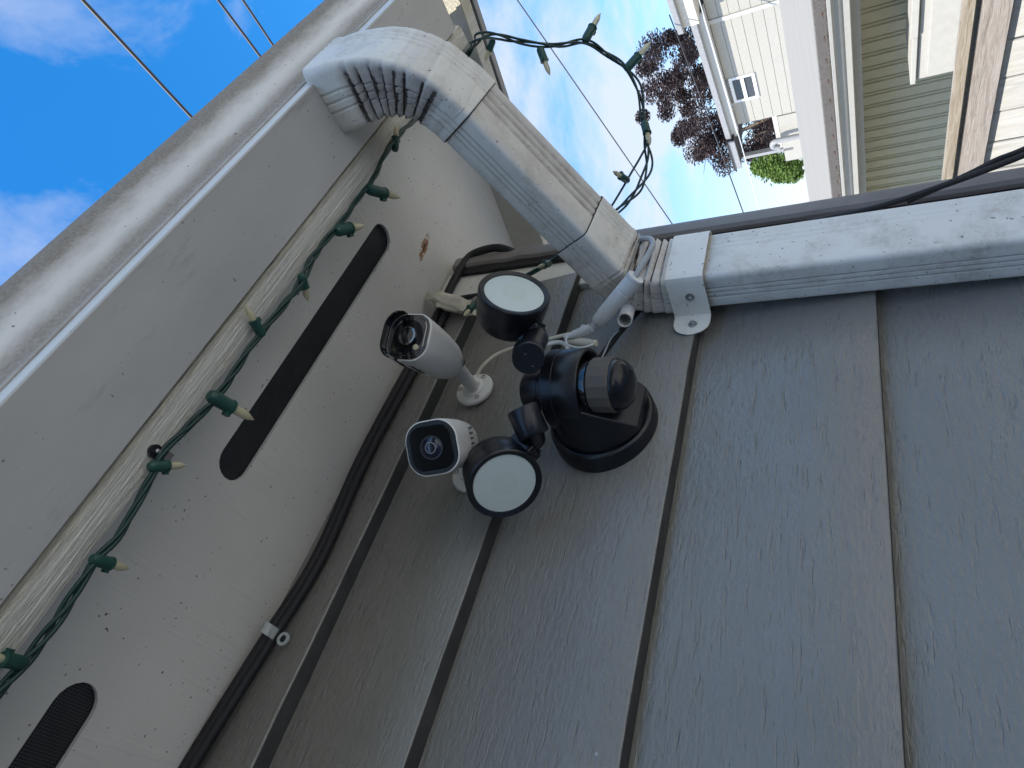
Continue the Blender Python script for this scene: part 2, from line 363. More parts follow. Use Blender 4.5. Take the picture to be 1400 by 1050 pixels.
def tube(pts, r, n=10, caps=True):
    vs = []; fs = []; fr = frames(pts)
    for j, p in enumerate(pts):
        rr = r[j] if isinstance(r, (list, tuple)) else r
        for i in range(n):
            t = 2 * math.pi * i / n; vs.append(p + (fr[j][1] * math.cos(t) + fr[j][2] * math.sin(t)) * rr)
    for j in range(len(pts) - 1):
        for i in range(n):
            i2 = (i + 1) % n; fs.append((j * n + i, j * n + i2, (j + 1) * n + i2, (j + 1) * n + i))
    if caps: fs.append(tuple(range(n))[::-1]); fs.append(tuple((len(pts) - 1) * n + i for i in range(n)))
    return vs, fs
def tag(o, label=None, cat=None, group=None, kind=None):
    for k, v in (('label', label), ('category', cat), ('group', group), ('kind', kind)):
        if v: o[k] = v
    return o
def thing(name, loc, label, cat, group=None):
    o = bpy.data.objects.new(name, None); COL.objects.link(o); o.location = Vector(loc); o.empty_display_size = 0.05
    return tag(o, label, cat, group)
def bx(name, x0, x1, y0, y1, z0, z1, m, parent, bevel=0.001, smooth=None):
    return MB().box(((x0 + x1) / 2, (y0 + y1) / 2, (z0 + z1) / 2), x1 - x0, y1 - y0, z1 - z0).build(name, m, parent, bevel=bevel)

# ------------------------------------------------------------------ ground
GZ = -2.1
def m_ground():
    m = mat('pale concrete and gravel ground', (0.3, 0.29, 0.27), 0.9); t = NT(m)
    t.color(t.mix(t.noise(t.pos(), 1.5, 5), (0.48, 0.47, 0.44), (0.58, 0.57, 0.53))); return m
g = pyd('ground', [(-300, -300, GZ), (300, -300, GZ), (300, 300, GZ), (-300, 300, GZ)], [(0, 1, 2, 3)], m_ground()); tag(g, kind='structure')

# ------------------------------------------------------------------ our house
house = thing('grey_house', (0, 0.6, GZ), 'grey lap-sided house corner seen from below, with cream soffit and fascia', 'house')
# lap siding, one board each
XL, XR = -3.0, 0.757
zb = [0.570, 0.393, 0.192, -0.012, -0.214, -0.416, -0.618, -0.82, -1.022, -1.224, -1.426, -1.628, -1.83]
def board(i):
    z0 = zb[i]; z1 = (zb[i - 1] + 0.012) if i else 0.672
    prof = [(0.6125, z0), (0.5885, z0), (0.5862, z0 + 0.0012), (0.5850, z0 + 0.0035)]
    prof += [(0.585 + 0.0235 * k / 3, z0 + 0.0035 + (z1 - z0 - 0.0035) * k / 3) for k in (1, 2, 3)] + [(0.6125, z1)]
    xr = XR + (0, 0.004, -0.003, 0.002)[i % 4] - (0.022 if i == 0 else 0.0)
    n = 56; rings = []
    for j in range(n + 1):
        x = XL + (xr - XL) * j / n
        ring = []
        for k, (y, z) in enumerate(prof):
            wob = mnoise.noise(Vector((x * 9, i * 7.3, 0))) * 0.0016 if 1 <= k <= 3 else 0
            wy = mnoise.noise(Vector((x * 3, i * 3.3, 5 + z * 4))) * 0.0012 if k else 0
            ring.append(Vector((x, y + wy, z + wob)))
        rings.append(ring)
    o = MB().loft(rings).build('siding_board', MS, house, smooth=35)
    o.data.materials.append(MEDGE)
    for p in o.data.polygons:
        if p.normal.z < -0.8: p.material_index = 1  # down-facing faces of each board get the darker colour
for i in range(len(zb)): board(i)
bx('wall_sheathing', XL, 0.80, 0.6127, 0.70, GZ, 0.66, MBLACK, house, 0)
# corner board and gable wall
def m_corner():
    m = mat('peeling white corner board paint', (0.62, 0.60, 0.55), 0.6); t = NT(m); x = t.xyz()
    n = t.noise(t.pos((1, 1, 0.25)), 90, 5, 0.7)
    edge = t.ramp(t.math('ADD', x['X'], t.math('MULTIPLY', t.math('SUBTRACT', n, 0.5), 0.035)), [(0.785, 0.0), (0.792, 1.0)])
    low = t.ramp(t.math('ADD', x['Z'], t.math('MULTIPLY', t.math('SUBTRACT', n, 0.5), 0.1)), [(0.28, 1.0), (0.36, 0.0)])
    c = t.mix(t.noise(t.pos(), 20, 3), (0.62, 0.60, 0.54), (0.68, 0.66, 0.60))
    c = t.mix(t.math('MULTIPLY', edge, low), c, t.mix(t.noise(t.pos((1, 1, .3)), 160, 4, .7), (0.12, 0.045, 0.025), (0.45, 0.40, 0.34)))
    sp = t.ramp(t.noise(t.pos(loc=(5, 5, 5)), 150, 1), [(0.75, 0.0), (0.77, 1.0)])
    t.color(t.mix(sp, c, (0.1, 0.08, 0.06))); t.normal(t.bump(n, 0.2, 0.002)); return m
MCB = m_corner()
bx('corner_board', 0.745, 0.8185, 0.596, 0.612, GZ, 0.668, MCB, house, 0.0015)
# taupe corner trim, its lower edge torn along the upper half
rings = []
for j in range(121):
    z = GZ + (0.655 - GZ) * j / 120
    lo = 0.819 + mnoise.noise(Vector((0, 0, z * 22))) * 0.0015 + (0.010 * max(0.0, mnoise.noise(Vector((4, 1, z * 38))) + 0.1) if z > 0.3 else 0)
    hi = 0.852 + mnoise.noise(Vector((3, 0, z * 3))) * 0.0015
    rings.append([Vector((lo, 0.592, z)), Vector((lo, 0.586, z)), Vector((lo + 0.004, 0.5815, z)), Vector((hi - 0.012, 0.5815, z)), Vector((hi - 0.003, 0.5845, z)), Vector((hi, 0.592, z)), Vector((hi, 0.66, z)), Vector((hi - 0.006, 0.66, z)), Vector((hi - 0.006, 0.592, z))])
MB().loft(rings).build('corner_trim', MTRIM, house, smooth=30)
bx('trim_gap', 0.806, 0.8185, 0.5885, 0.5955, 0.30, 0.652, MBLACK, house, 0)  # black strip put in for the dark gap beside the lifted trim
bx('gable_wall', 0.80, 0.846, 0.66, 5.6, GZ, 0.69, MS, house, 0.001)
# soffit with two round-ended vent slots cut through
def slot_outline(x0, x1, y0, y1, n=10):
    r = (y1 - y0) / 2; cy = (y0 + y1) / 2; p = []
    for k in range(n + 1):
        a = -math.pi / 2 + math.pi * k / n; p.append((x1 - r + r * math.cos(a), cy + r * math.sin(a)))
    for k in range(n + 1):
        a = math.pi / 2 + math.pi * k / n; p.append((x0 + r + r * math.cos(a), cy + r * math.sin(a)))
    return p
SLOTS = [(0.262, 0.728), (-0.44, 0.030)]
SY0, SY1 = 0.4035, 0.4495
bm = bmesh.new()
def loop(pts):
    vs = [bm.verts.new((x, y, soff(y))) for x, y in pts]
    for i in range(len(vs)): bm.edges.new((vs[i], vs[(i + 1) % len(vs)]))
loop([(XL, 0.27), (1.085, 0.27), (1.085, 5.6), (0.83, 5.6), (0.83, 0.612), (XL, 0.612)])
for a, b in SLOTS: loop(slot_outline(a, b, SY0, SY1))
res = bmesh.ops.triangle_fill(bm, use_beauty=True, use_dissolve=False, edges=bm.edges)
ex = bmesh.ops.extrude_face_region(bm, geom=list(bm.faces))
bmesh.ops.translate(bm, vec=(0, 0, 0.005), verts=[v for v in ex['geom'] if isinstance(v, bmesh.types.BMVert)])
bmesh.ops.recalc_face_normals(bm, faces=bm.faces)
me = bpy.data.meshes.new('soffit_panel'); bm.to_mesh(me); bm.free()
link('soffit_panel', me, MSOF, house)
for a, b in SLOTS:                                           # insect mesh, wire by wire, joined
    s = MB(); cy = (SY0 + SY1) / 2
    x = a
    while x < b:
        s.box((x, cy, soff(cy) + 0.0075), 0.0007, SY1 - SY0 + 0.006, 0.0005, (Vector((1, 0, 0)), Vector((0, 1, 0.09)).normalized(), Vector((0, -0.09, 1)).normalized())); x += 0.0027
    y = SY0 - 0.002
    while y < SY1 + 0.002:
        s.box(((a + b) / 2, y, soff(y) + 0.0082), b - a, 0.0007, 0.0005); y += 0.0027
    tag(s.build('vent_mesh', MSCREEN, house), kind='stuff')
# dark attic box above, roof deck
at = MB()
at.add([(XL, 0.268, 0.655), (1.08, 0.268, 0.655), (1.08, 5.6, 1.13), (XL, 5.6, 1.13), (XL, 0.268, 0.72), (1.08, 0.268, 0.72), (1.08, 5.6, 1.2), (XL, 5.6, 1.2)],
       [(0, 1, 2, 3), (4, 5, 6, 7), (0, 1, 5, 4), (1, 2, 6, 5), (2, 3, 7, 6), (3, 0, 4, 7)])
at2 = MB().add([(XL, 0.33, 0.70), (1.07, 0.33, 0.70), (1.07, 5.6, 1.18), (XL, 5.6, 1.18), (XL, 0.33, 0.73), (1.07, 0.33, 0.73), (1.07, 5.6, 1.21), (XL, 5.6, 1.21)],
       [(0, 1, 2, 3), (4, 5, 6, 7), (0, 1, 5, 4), (1, 2, 6, 5), (2, 3, 7, 6), (3, 0, 4, 7)])
at2.build('roof_deck', MDARK, house)
bx('far_wall', XL - 1.5, XL - 0.001, 0.60, 0.70, GZ, 0.66, MS, house, 0)
bx('shade_wall', -3.05, -2.85, -3.0, 0.7, GZ, 0.9, MS, house, 0.002)  # unseen wall added to darken the left end of the eave
# fascia board: its underside is what the photograph shows
rings = []
for j in range(90):
    x = XL + (1.036 - XL) * j / 89
    wv = mnoise.noise(Vector((x * 14, 2, 0))) * 0.0008
    rings.append([Vector((x, y + wv, z)) for (y, z) in [(0.2655, 0.60), (0.2655, 0.566), (0.2685, 0.5605), (0.273, 0.5585), (0.293, 0.5580), (0.2975, 0.5595), (0.2990, 0.563), (0.2990, 0.64), (0.2655, 0.64)]])
MB().loft(rings).build('fascia_board', MFAS, house, smooth=30)
# rake: board, drip gap, outer trim and ragged shingle edge, all running up the gable
def rake(name, x0, x1, y0, z0, h, m, y1=5.6, bevel=0.001):
    s = MB(); k = 0.09
    vs = [(x, y, z0 + k * (y - y0) + dz) for x in (x0, x1) for y in (y0, y1) for dz in (0, h)]
    s.add(vs, [(0, 1, 3, 2), (4, 6, 7, 5), (0, 4, 5, 1), (2, 3, 7, 6), (0, 2, 6, 4), (1, 5, 7, 3)])
    return s.build(name, m, house, bevel=bevel)
rake('rake_board', 1.085, 1.122, 0.22, 0.565, 0.10, MFAS)
rake('rake_gap', 1.124, 1.138, 0.22, 0.572, 0.045, MBLACK, bevel=0)
rake('rake_trim', 1.140, 1.158, 0.20, 0.567, 0.030, MNG)
rake('rake_deck', 1.124, 1.185, 0.21, 0.600, 0.012, MDARK)
for i in range(34):
    y = 0.19 + i * 0.055
    o = rake('shingle', 1.10, 1.190 + random.uniform(-0.006, 0.008), y, 0.6125 + 0.09 * (y - 0.21) + random.uniform(0, .003), 0.006, MSHIN, y1=y + 0.0535, bevel=0)

# ------------------------------------------------------------------ gutter
gut = thing('rain_gutter', (0, 0.2, 0.55), 'long white grimy metal rain gutter along the cream fascia board', 'gutter')
gp = [(0.2635, 0.640), (0.2635, 0.5545), (0.2625, 0.5535), (0.1712, 0.5535), (0.1700, 0.5546), (0.1700, 0.5722), (0.1708, 0.5732), (0.1738, 0.5738), (0.1738, 0.5752), (0.1690, 0.5755)]
for k in range(1, 11):
    t = k / 10; gp.append((0.1690 - 0.0325 * (3 * t * t - 2 * t ** 3) - 0.004 * t, 0.5755 + 0.060 * t))
gp += [(0.1320, 0.6385), (0.1335, 0.6410), (0.1400, 0.6412)]
inner = [(y + (0.0016 if y < 0.2 else -0.0016 if y > 0.262 else 0), z + (0.0014 if z < 0.5745 else 0)) for y, z in gp][::-1]
prof = gp + inner
GE = 1.004
rings = [[Vector((XL + (GE - XL) * j / 60, y + mnoise.noise(Vector((j * .35, 1, 1))) * 0.0006, z)) for y, z in prof] for j in range(61)]
s = MB(); n = len(prof)
s.loft(rings, caps=True).build('gutter_trough', MGUT, gut, smooth=28)
s = MB(); s.loft([[Vector((x, y, z)) for y, z in gp] for x in (GE + 0.0005, GE + 0.003)]).build('end_cap', MGUT, gut)
s = MB(); s.tube([Vector((XL, 0.2648, 0.5595)), Vector((GE, 0.2648, 0.5595))], 0.0012, 6).build('shadow_line', MBLACK, gut)  # black tube stands in for the shadow line of this gap

# ------------------------------------------------------------------ downspout
ds = thing('downspout', (0.686, 0.553, GZ), 'dirty white corrugated metal downspout bending from gutter to wall corner', 'downspout')
def rect_prof(wd, th, r, grooves_w, grooves_t, fd=0.0022, fw=0.0050, nc=5):
    """closed profile in (a: width, b: thickness), starting bottom-left; narrow grooves pressed into each face"""
    p = []
    def side(p0, p1, nrm, gs):
        L_ = (Vector(p1) - Vector(p0)).length; d = (Vector(p1) - Vector(p0)).normalized(); out = [Vector(p0)]
        for gpos in gs:
            c = gpos * L_; wide = len(gs) and gs is grooves_w; gw = fw if wide else 0.0014; gd = fd if wide else 0.0019
            for off, dep in ((-gw, 0), (-gw * 0.4, 1), (gw * 0.4, 1), (gw, 0)):
                out.append(Vector(p0) + d * (c + off) - Vector(nrm) * gd * dep)
        out.append(Vector(p1)); return out
    w2, t2 = wd / 2, th / 2
    def corner(cx, cy, a0):
        return [Vector((cx + r * math.cos(a0 + k * math.pi / 2 / nc), cy + r * math.sin(a0 + k * math.pi / 2 / nc))) for k in range(1, nc)]
    p += side((-w2 + r, -t2), (w2 - r, -t2), (0, -1), grooves_w); p += corner(w2 - r, -t2 + r, -math.pi / 2)
    p += side((w2, -t2 + r), (w2, t2 - r), (1, 0), grooves_t); p += corner(w2 - r, t2 - r, 0)
    p += side((w2 - r, t2), (-w2 + r, t2), (0, 1), grooves_w); p += corner(-w2 + r, t2 - r, math.pi / 2)
    p += side((-w2, t2 - r), (-w2, -t2 + r), (-1, 0), grooves_t); p += corner(-w2 + r, -t2 + r, math.pi)
    return p
PW, PT = 0.088, 0.054
GW_, GT_ = (0.48, 0.66, 0.84), (0.30, 0.48, 0.66)
def sweep(path, prof, scale=None, mod=None, sb=None, capstart=False, capend=False):
    rings = []; folds = []
    for j, p in enumerate(path):
        t = (path[min(j + 1, len(path) - 1)] - path[max(j - 1, 0)]).normalized()
        A = Vector((1, 0, 0)); A = (A - t * A.dot(t)).normalized(); B = t.cross(A).normalized()   # B: front (-Y) side negative when going down
        if B.y > 0 and abs(t.z) > 0.9: B = -B
        B = A.cross(t).normalized()
        if j and B.dot(lastB) < 0: B = -B
        if j == 0 and B.y < 0: B = -B
        lastB = B.copy()
        ring = []; fr = []
        for q in prof:
            d, f = mod(j, q) if mod else (Vector((0, 0)), 0)
            sc = scale[j] if scale else 1
            ring.append(p + A * (q.x * sc + d.x) + B * (q.y * sc * (sb[j] if sb else 1) + d.y)); fr.append(f)
        rings.append(ring); folds += fr
    return rings, folds
def build_sweep(name, rings, folds, m, parent, smooth=40, thick=0.0009):
    n = len(rings[0]); vs = [p for r in rings for p in r]; fs = []
    for j in range(len(rings) - 1):
        for i in range(n):
            i2 = (i + 1) % n; fs.append((j * n + i, j * n + i2, (j + 1) * n + i2, (j + 1) * n + i))
    me = bpy.data.meshes.new(name); me.from_pydata([tuple(v) for v in vs], [], fs)
    if folds:
        a = me.attributes.new('fold', 'FLOAT', 'POINT'); a.data.foreach_set('value', folds)
    bm = bmesh.new(); bm.from_mesh(me); bmesh.ops.recalc_face_normals(bm, faces=bm.faces); bm.to_mesh(me); bm.free()
    o = link(name, me, m, parent, smooth=smooth)
    md = o.modifiers.new('thickness', 'SOLIDIFY'); md.thickness = thick; md.offset = -1
    return o
prof = rect_prof(PW, PT, 0.007, GW_, GT_)
prof_v = rect_prof(PW, PT, 0.007, (0.62, 0.74, 0.86), GT_, 0.0007, 0.0028)
E0, E1 = Vector((0.705, 0.271, 0.418)), Vector((0.690, 0.505, 0.304))
dirn = (E1 - E0).normalized()
# upper elbow
epts = spline([Vector((0.688, 0.196, 0.560)), Vector((0.688, 0.196, 0.545)), Vector((0.692, 0.1965, 0.522)), Vector((0.698, 0.203, 0.485)), Vector((0.701, 0.222, 0.450)), Vector((0.704, 0.250, 0.4285)), E0 - dirn * 0.008, E0 + dirn * 0.006], 14)
NE = len(epts)
cum = [0.0]
for i in range(1, NE): cum.append(cum[-1] + (epts[i] - epts[i - 1]).length)
def pleats(a, b, count, inner_sign, depth):
    def mod(j, q):
        s_ = (cum_[j] - a) / (b - a)
        if s_ < 0 or s_ > 1: return Vector((0, 0)), 0.0
        ph = s_ * count + 0.38 * mnoise.noise(Vector((s_ * count * 1.1, 7, 2))); k = ph - math.floor(ph)
        jag = mnoise.noise(Vector((q.x * 60, q.y * 60, math.floor(ph) * 3.1))) * 0.10
        k = min(1, max(0, k + jag * 0.5))
        # how far round towards the inner side of the bend this point lies (0 outer .. 1 inner)
        inn = min(1.0, max(0.0, (inner_sign * q.y / (PT / 2) + 1.00 + 0.25 * mnoise.noise(Vector((math.floor(ph) * 1.7, 3, 1)))) / 0.35))
        dep = depth * (0.8 + 0.7 * mnoise.noise(Vector((math.floor(ph) * 2.3, 1, 8)))) * (0.25 + 0.75 * k ** 1.5) if k < 0.93 else depth * 0.25
        win = min(1, s_ * 8) * min(1, (1 - s_) * 8)
        vec = Vector((q.x, q.y)); vec = vec / max(1e-6, vec.length)
        off = -vec * (dep * inn * win) * 1.0 + vec * 0.0016 * inn * win
        f = inn * win * (0.45 + (0.55 if (k > 0.80 or k < 0.06) else 0.0))
        return off, f
    return mod
cum_ = cum
sbb = [1.0 + 0.50 * (1 - min(1, c_ / 0.15)) ** 1.0 for c_ in cum]
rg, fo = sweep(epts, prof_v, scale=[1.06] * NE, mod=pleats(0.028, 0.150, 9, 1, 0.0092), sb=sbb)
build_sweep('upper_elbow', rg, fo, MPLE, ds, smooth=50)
# straight run
path = [E0 - dirn * 0.01 + dirn * (0.31 * k / 30) for k in range(31)]
path = [p for p in path if (p - E0).dot(dirn) < (E1 - E0).length + 0.005]
rg, _ = sweep(path, prof)
fo = [(0.20 if q.y < -PT / 2 + 0.0008 else 0.42 if q.y < -PT / 2 + 0.004 and abs(q.x) < PW / 2 - 0.010 else 0.04) + (0.16 if q.x < -PW / 2 + 0.004 and q.x > -PW / 2 + 0.0005 and abs(q.y) < PT / 2 - .01 else 0) for _ in path for q in prof]  # front face darker: runoff dirt and shading put into the colour
build_sweep('sloping_pipe', rg, fo, MPLE, ds, smooth=45)
# lower elbow
bpts = spline([E1 - dirn * 0.055, E1 - dirn * 0.03, E1, Vector((0.6885, 0.532, 0.288)), Vector((0.687, 0.5475, 0.262)), Vector((0.686, 0.5535, 0.232)), Vector((0.686, 0.5535, 0.205)), Vector((0.686, 0.5535, 0.180))], 14)
cum_ = [0.0]
for i in range(1, len(bpts)): cum_.append(cum_[-1] + (bpts[i] - bpts[i - 1]).length)
def pl2(j, q):
    s_ = (cum_[j] - 0.062) / 0.098
    if s_ < 0 or s_ > 1: return Vector((0, 0)), 0.05
    ph = s_ * 8 + 0.5 * mnoise.noise(Vector((s_ * 8, 2, 5 + q.x * 9))); k = ph - math.floor(ph); win = min(1, s_ * 6) * min(1, (1 - s_) * 6)
    inn = min(1.0, max(0.0, (-q.y / (PT / 2) + 1.5) / 1.2))
    vec = Vector((q.x, q.y)); vec /= max(1e-6, vec.length)
    jag = 0.45 * mnoise.noise(Vector((q.x * 70, q.y * 70, math.floor(ph) * 2)))
    k = min(1, max(0, k + jag * 0.3))
    off = -vec * win * inn * (0.0065 * k ** 1.4) + vec * 0.0012
    rust = max(0, -q.y / (PT / 2))
    return off, win * (0.25 * inn + (0.72 * inn * (0.45 + 0.55 * rust) if k > 0.80 else 0.0))
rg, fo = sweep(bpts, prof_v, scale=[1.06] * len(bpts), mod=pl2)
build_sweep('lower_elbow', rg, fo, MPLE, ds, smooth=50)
path = [Vector((0.686, 0.5535, 0.212 - k * 0.075)) for k in range(31)]
rg, _ = sweep(path, prof_v)
fo = [(0.40 if q.x < -PW / 2 + 0.004 and q.x > -PW / 2 + 0.0006 and abs(q.y) < PT / 2 - .01 else 0.03) for _ in path for q in prof_v]
build_sweep('vertical_pipe', rg, fo, MPLE, ds, smooth=45)
def seam(p, t, k):
    A = Vector((1, 0, 0)); A = (A - t * A.dot(t)).normalized(); B = A.cross(t).normalized()
    ring = [p + A * q.x * k + B * q.y * k for q in prof]; ring.append(ring[0])
    s = MB(); s.tube(ring, 0.0007, 6, caps=False); s.build('joint_gap', MBLACK, ds, smooth=60)
seam(E0 + dirn * 0.0065, dirn, 1.035)
seam(E1 - dirn * 0.056, dirn, 1.035)
# strap bracket
def strap():
    z0, z1 = 0.175, 0.222; xl, xr, yf, yw = 0.686 - 0.050, 0.686 + 0.0468, 0.5535 - 0.0325, 0.5845
    pl = [(xl - 0.036, yw), (xl - 0.004, yw), (xl - 0.0012, yw - 0.0025), (xl, yw - 0.008), (xl + 0.001, yf + 0.008), (xl + 0.004, yf + 0.002), (xl + 0.010, yf), (xr - 0.010, yf), (xr - 0.003, yf + 0.003), (xr, yf + 0.010), (xr, yw)]
    th = 0.0014; rings = []
    zmid = (z0 + z1) / 2; hw = (z1 - z0) / 2
    fine = []
    for k in range(9): fine.append((pl[0][0] + (pl[1][0] - pl[0][0]) * k / 9, yw))
    pts = fine + pl[1:]
    for (x, y) in pts:
        h = hw
        if x < xl - 0.036 + 0.022 and y == yw:
            d = (xl - 0.036 + 0.022 - x) / 0.022; h = hw * math.sqrt(max(0.02, 1 - d * d))
        rings.append((x, y, h))
    vs = []; fs = []
    for j, (x, y, h) in enumerate(rings):
        x0, y0, _ = rings[max(0, j - 1)]; x1, y1, _ = rings[min(len(rings) - 1, j + 1)]
        nx, ny = (y1 - y0), -(x1 - x0); l = math.hypot(nx, ny) or 1; nx, ny = nx / l * th, ny / l * th
        vs += [(x, y, zmid - h), (x, y, zmid + h), (x + nx, y + ny, zmid + h), (x + nx, y + ny, zmid - h)]
    for j in range(len(rings) - 1):
        for i in range(4):
            i2 = (i + 1) % 4; fs.append((j * 4 + i, j * 4 + i2, (j + 1) * 4 + i2, (j + 1) * 4 + i))
    fs += [(0, 1, 2, 3), tuple((len(rings) - 1) * 4 + i for i in range(4))]
    o = pyd('pipe_strap', vs, fs, MDOWN, ds, smooth=35)
    for (p, ax) in ((Vector((xl - 0.018, yw - 0.0015, zmid - 0.002)), Vector((0, -1, 0))), (Vector((xl - 0.0015, (yf + yw) / 2 - 0.002, zmid - 0.003)), Vector((-1, -0.05, 0)))):
        s = MB(); s.lathe([(0.0058, 0), (0.0058, 0.0009), (0.0042, 0.0012)], p, ax, 20); s.lathe([(0.0036, 0.001), (0.0036, 0.0042), (0.0028, 0.005)], p, ax, 6)
        s.build('screw', MSTEEL, o, smooth=30)
strap()

# ------------------------------------------------------------------ cables
def cable(name, pts, r, m, label, cat='cable', group=None, per=10, n=10):
    p = spline(pts, per); l = p[len(p) // 2]
    s = MB(); s.tube(p, r, n); o = s.build(name, m, None, loc=l, smooth=60); return tag(o, label, cat, group)
def wallp(lst, Y): return [onY(x, y, Y) for x, y in lst]
c1 = wallp([(180, 1180), (254, 1050), (363, 874), (432, 764), (487, 640), (528, 560), (551, 518), (578, 470), (598, 432), (612, 402)], 0.588)
c1 += [onY(624, 378, 0.585), onY(640, 353, 0.583), onY(658, 343, 0.580), onY(682, 339, 0.581), onY(702, 345, 0.590), onY(718, 352, 0.62)]
cable('coax_cable', c1, 0.0074, MCAB, 'black cable under the soffit that arches over the corner trim', group='cables along the soffit joint')
c2 = wallp([(188, 1180), (262, 1050), (370, 878), (439, 766), (493, 646), (532, 570), (555, 528), (582, 479), (604, 440), (621, 413)], 0.586)
c2 += [onY(655, 405, 0.59)]
cable('coax_cable', c2, 0.0062, MCAB, 'lower black cable under the soffit, ending behind the cream putty', group='cables along the soffit joint')
cl = thing('cable_clip', onY(377, 866, 0.585), 'clear plastic cable clip screwed on the grey siding', 'clip')
cA, cB = onY(366, 860, 0.579), onY(388, 874, 0.583)
axx = (cB - cA).normalized(); ayy = (onY(363, 880, 0.58) - onY(375, 860, 0.58)).normalized(); azz = axx.cross(ayy)
if azz.y > 0: azz = -azz
s = MB(); rings = []
for k in range(9):
    a = math.pi * k / 8; c = cA + axx * (-0.0065 * math.cos(a) * 1.0) + azz * (0.0065 * math.sin(a) * 0.8)
    rings.append([c + ayy * h + azz * t for h, t in ((-0.0065, 0), (0.0065, 0), (0.0065, 0.0012), (-0.0065, 0.0012))])
s.loft(rings); s.build('clip_band', MCLIP, cl, smooth=40)
s = MB(); s.lathe([(0.0042, 0), (0.0078, 0), (0.0078, 0.0022), (0.0042, 0.0022)], cB, azz, 24, closed=True); s.box(cA + axx * 0.010, 0.010, 0.013, 0.002, (axx, ayy, azz)); s.build('clip_ear', MCLIP, cl, smooth=40)
s = MB(); s.lathe([(0.0040, 0), (0.0040, 0.0016), (0.003, 0.0024)], cB, azz, 20); s.build('clip_nail', MBLK, cl, smooth=30)
# cables hanging across the corner trim, right
k1 = [onY(1000, 330, 0.60), onY(1040, 319, 0.568), onY(1110, 303, 0.55), onY(1200, 283, 0.54), onY(1300, 250, 0.535), onY(1400, 212, 0.53), onY(1520, 160, 0.53)]
cable('drop_cable', k1, 0.0036, MCAB, 'lower of two black cables crossing the taupe corner trim', group='cables crossing the corner trim')
k2 = [onY(1240, 276, 0.56), onY(1320, 240, 0.545), onY(1362, 219, 0.54), onY(1400, 204, 0.535), onY(1520, 150, 0.53)]
cable('drop_cable', k2, 0.0033, MCAB, 'upper of two black cables crossing the taupe corner trim', group='cables crossing the corner trim')
# power lead of the flood light
pl_ = [onY(812, 500, 0.565), onY(826, 482, 0.575), onY(846, 456, 0.580), onY(870, 428, 0.584), onY(900, 395, 0.588)]
cable('power_lead', pl_, 0.0042, MCAB, 'black power lead rising from the flood light to the downspout')
cable('thin_wire', [onY(822, 492, 0.545), onY(829, 476, 0.56), onY(836, 462, 0.57), onY(846, 452, 0.574)], 0.0011, MGC, 'thin grey wire beside the black power lead above the sensor', 'wire')
# putty wad on the cable
pc = onY(616, 414, 0.572)
bm = bmesh.new(); bmesh.ops.create_icosphere(bm, subdivisions=4, radius=1.0)
e1 = (onY(648, 424, 0.572) - onY(588, 408, 0.572)); e1n = e1.normalized(); e2n = (onY(612, 434, 0.572) - onY(620, 398, 0.572)).normalized(); e3n = e1n.cross(e2n)
for v in bm.verts:
    c = v.co; q = Vector((abs(c.x) ** 0.6 * (1 if c.x > 0 else -1), abs(c.y) ** 0.7 * (1 if c.y > 0 else -1), c.z))
    f = 1 + 0.30 * mnoise.noise(c * 2.1) + 0.22 * mnoise.noise(c * 4.3)
    v.co = pc + e1n * (q.x * e1.length / 2 * f * (1 if q.x < 0 else 1.0)) + e2n * (q.y * 0.0185 * f * (1.0 - 0.35 * (q.x < -0.5))) + e3n * (q.z * 0.009 * f)
me = bpy.data.meshes.new('putty_wad'); bm.to_mesh(me); bm.free()
tag(link('putty_wad', me, MTAPE, None, loc=pc, smooth=180), 'lumpy cream putty wad stuck over the black cable at the soffit', 'putty')

# ------------------------------------------------------------------ string lights
sl = thing('string_lights', onZ(250, 590, 0.553), 'green wire string of small warm bulbs along the fascia and looping over the sky', 'string lights')
eave = [(-70, 1020), (0, 945), (34, 905), (80, 845), (128, 770), (165, 728), (205, 655), (222, 620), (262, 578), (295, 545), (326, 500), (355, 458), (390, 415), (410, 388), (432, 345), (466, 305), (487, 275), (510, 245), (530, 205), (545, 185), (560, 170), (574, 158)]
cen = [onZ(x, y, 0.5485) for x, y in eave]
cen += [Vector((0.80, 0.29, 0.552)), Vector((0.92, 0.31, 0.556)), onZ(640, 74, 0.555)]
cen += [deep(x, y, d) for x, y, d in [(652, 53, 0.98), (680, 50, 1.0), (712, 57, 1.02), (755, 63, 1.03), (800, 57, 1.04), (830, 74, 1.05), (858, 95, 1.05), (874, 122, 1.05), (879, 160, 1.05), (884, 195, 1.05), (887, 225, 1.05), (877, 252, 1.04), (859, 275, 1.035), (840, 292, 1.03)]]
tail = [deep(x, y, d) for x, y, d in [(820, 310, 0.985), (790, 332, 0.965), (770, 345, 0.955), (742, 364, 0.95), (715, 380, 0.95), (690, 393, 0.955), (660, 408, 0.96), (643, 420, 0.955), (632, 432, 0.95)]]
P = spline(cen + tail, 14)
fr = frames(P)
cumP = [0.0]
for i in range(1, len(P)): cumP.append(cumP[-1] + (P[i] - P[i - 1]).length)
SX = next(c for c, p in zip(cumP, P) if p.x > 0.8)
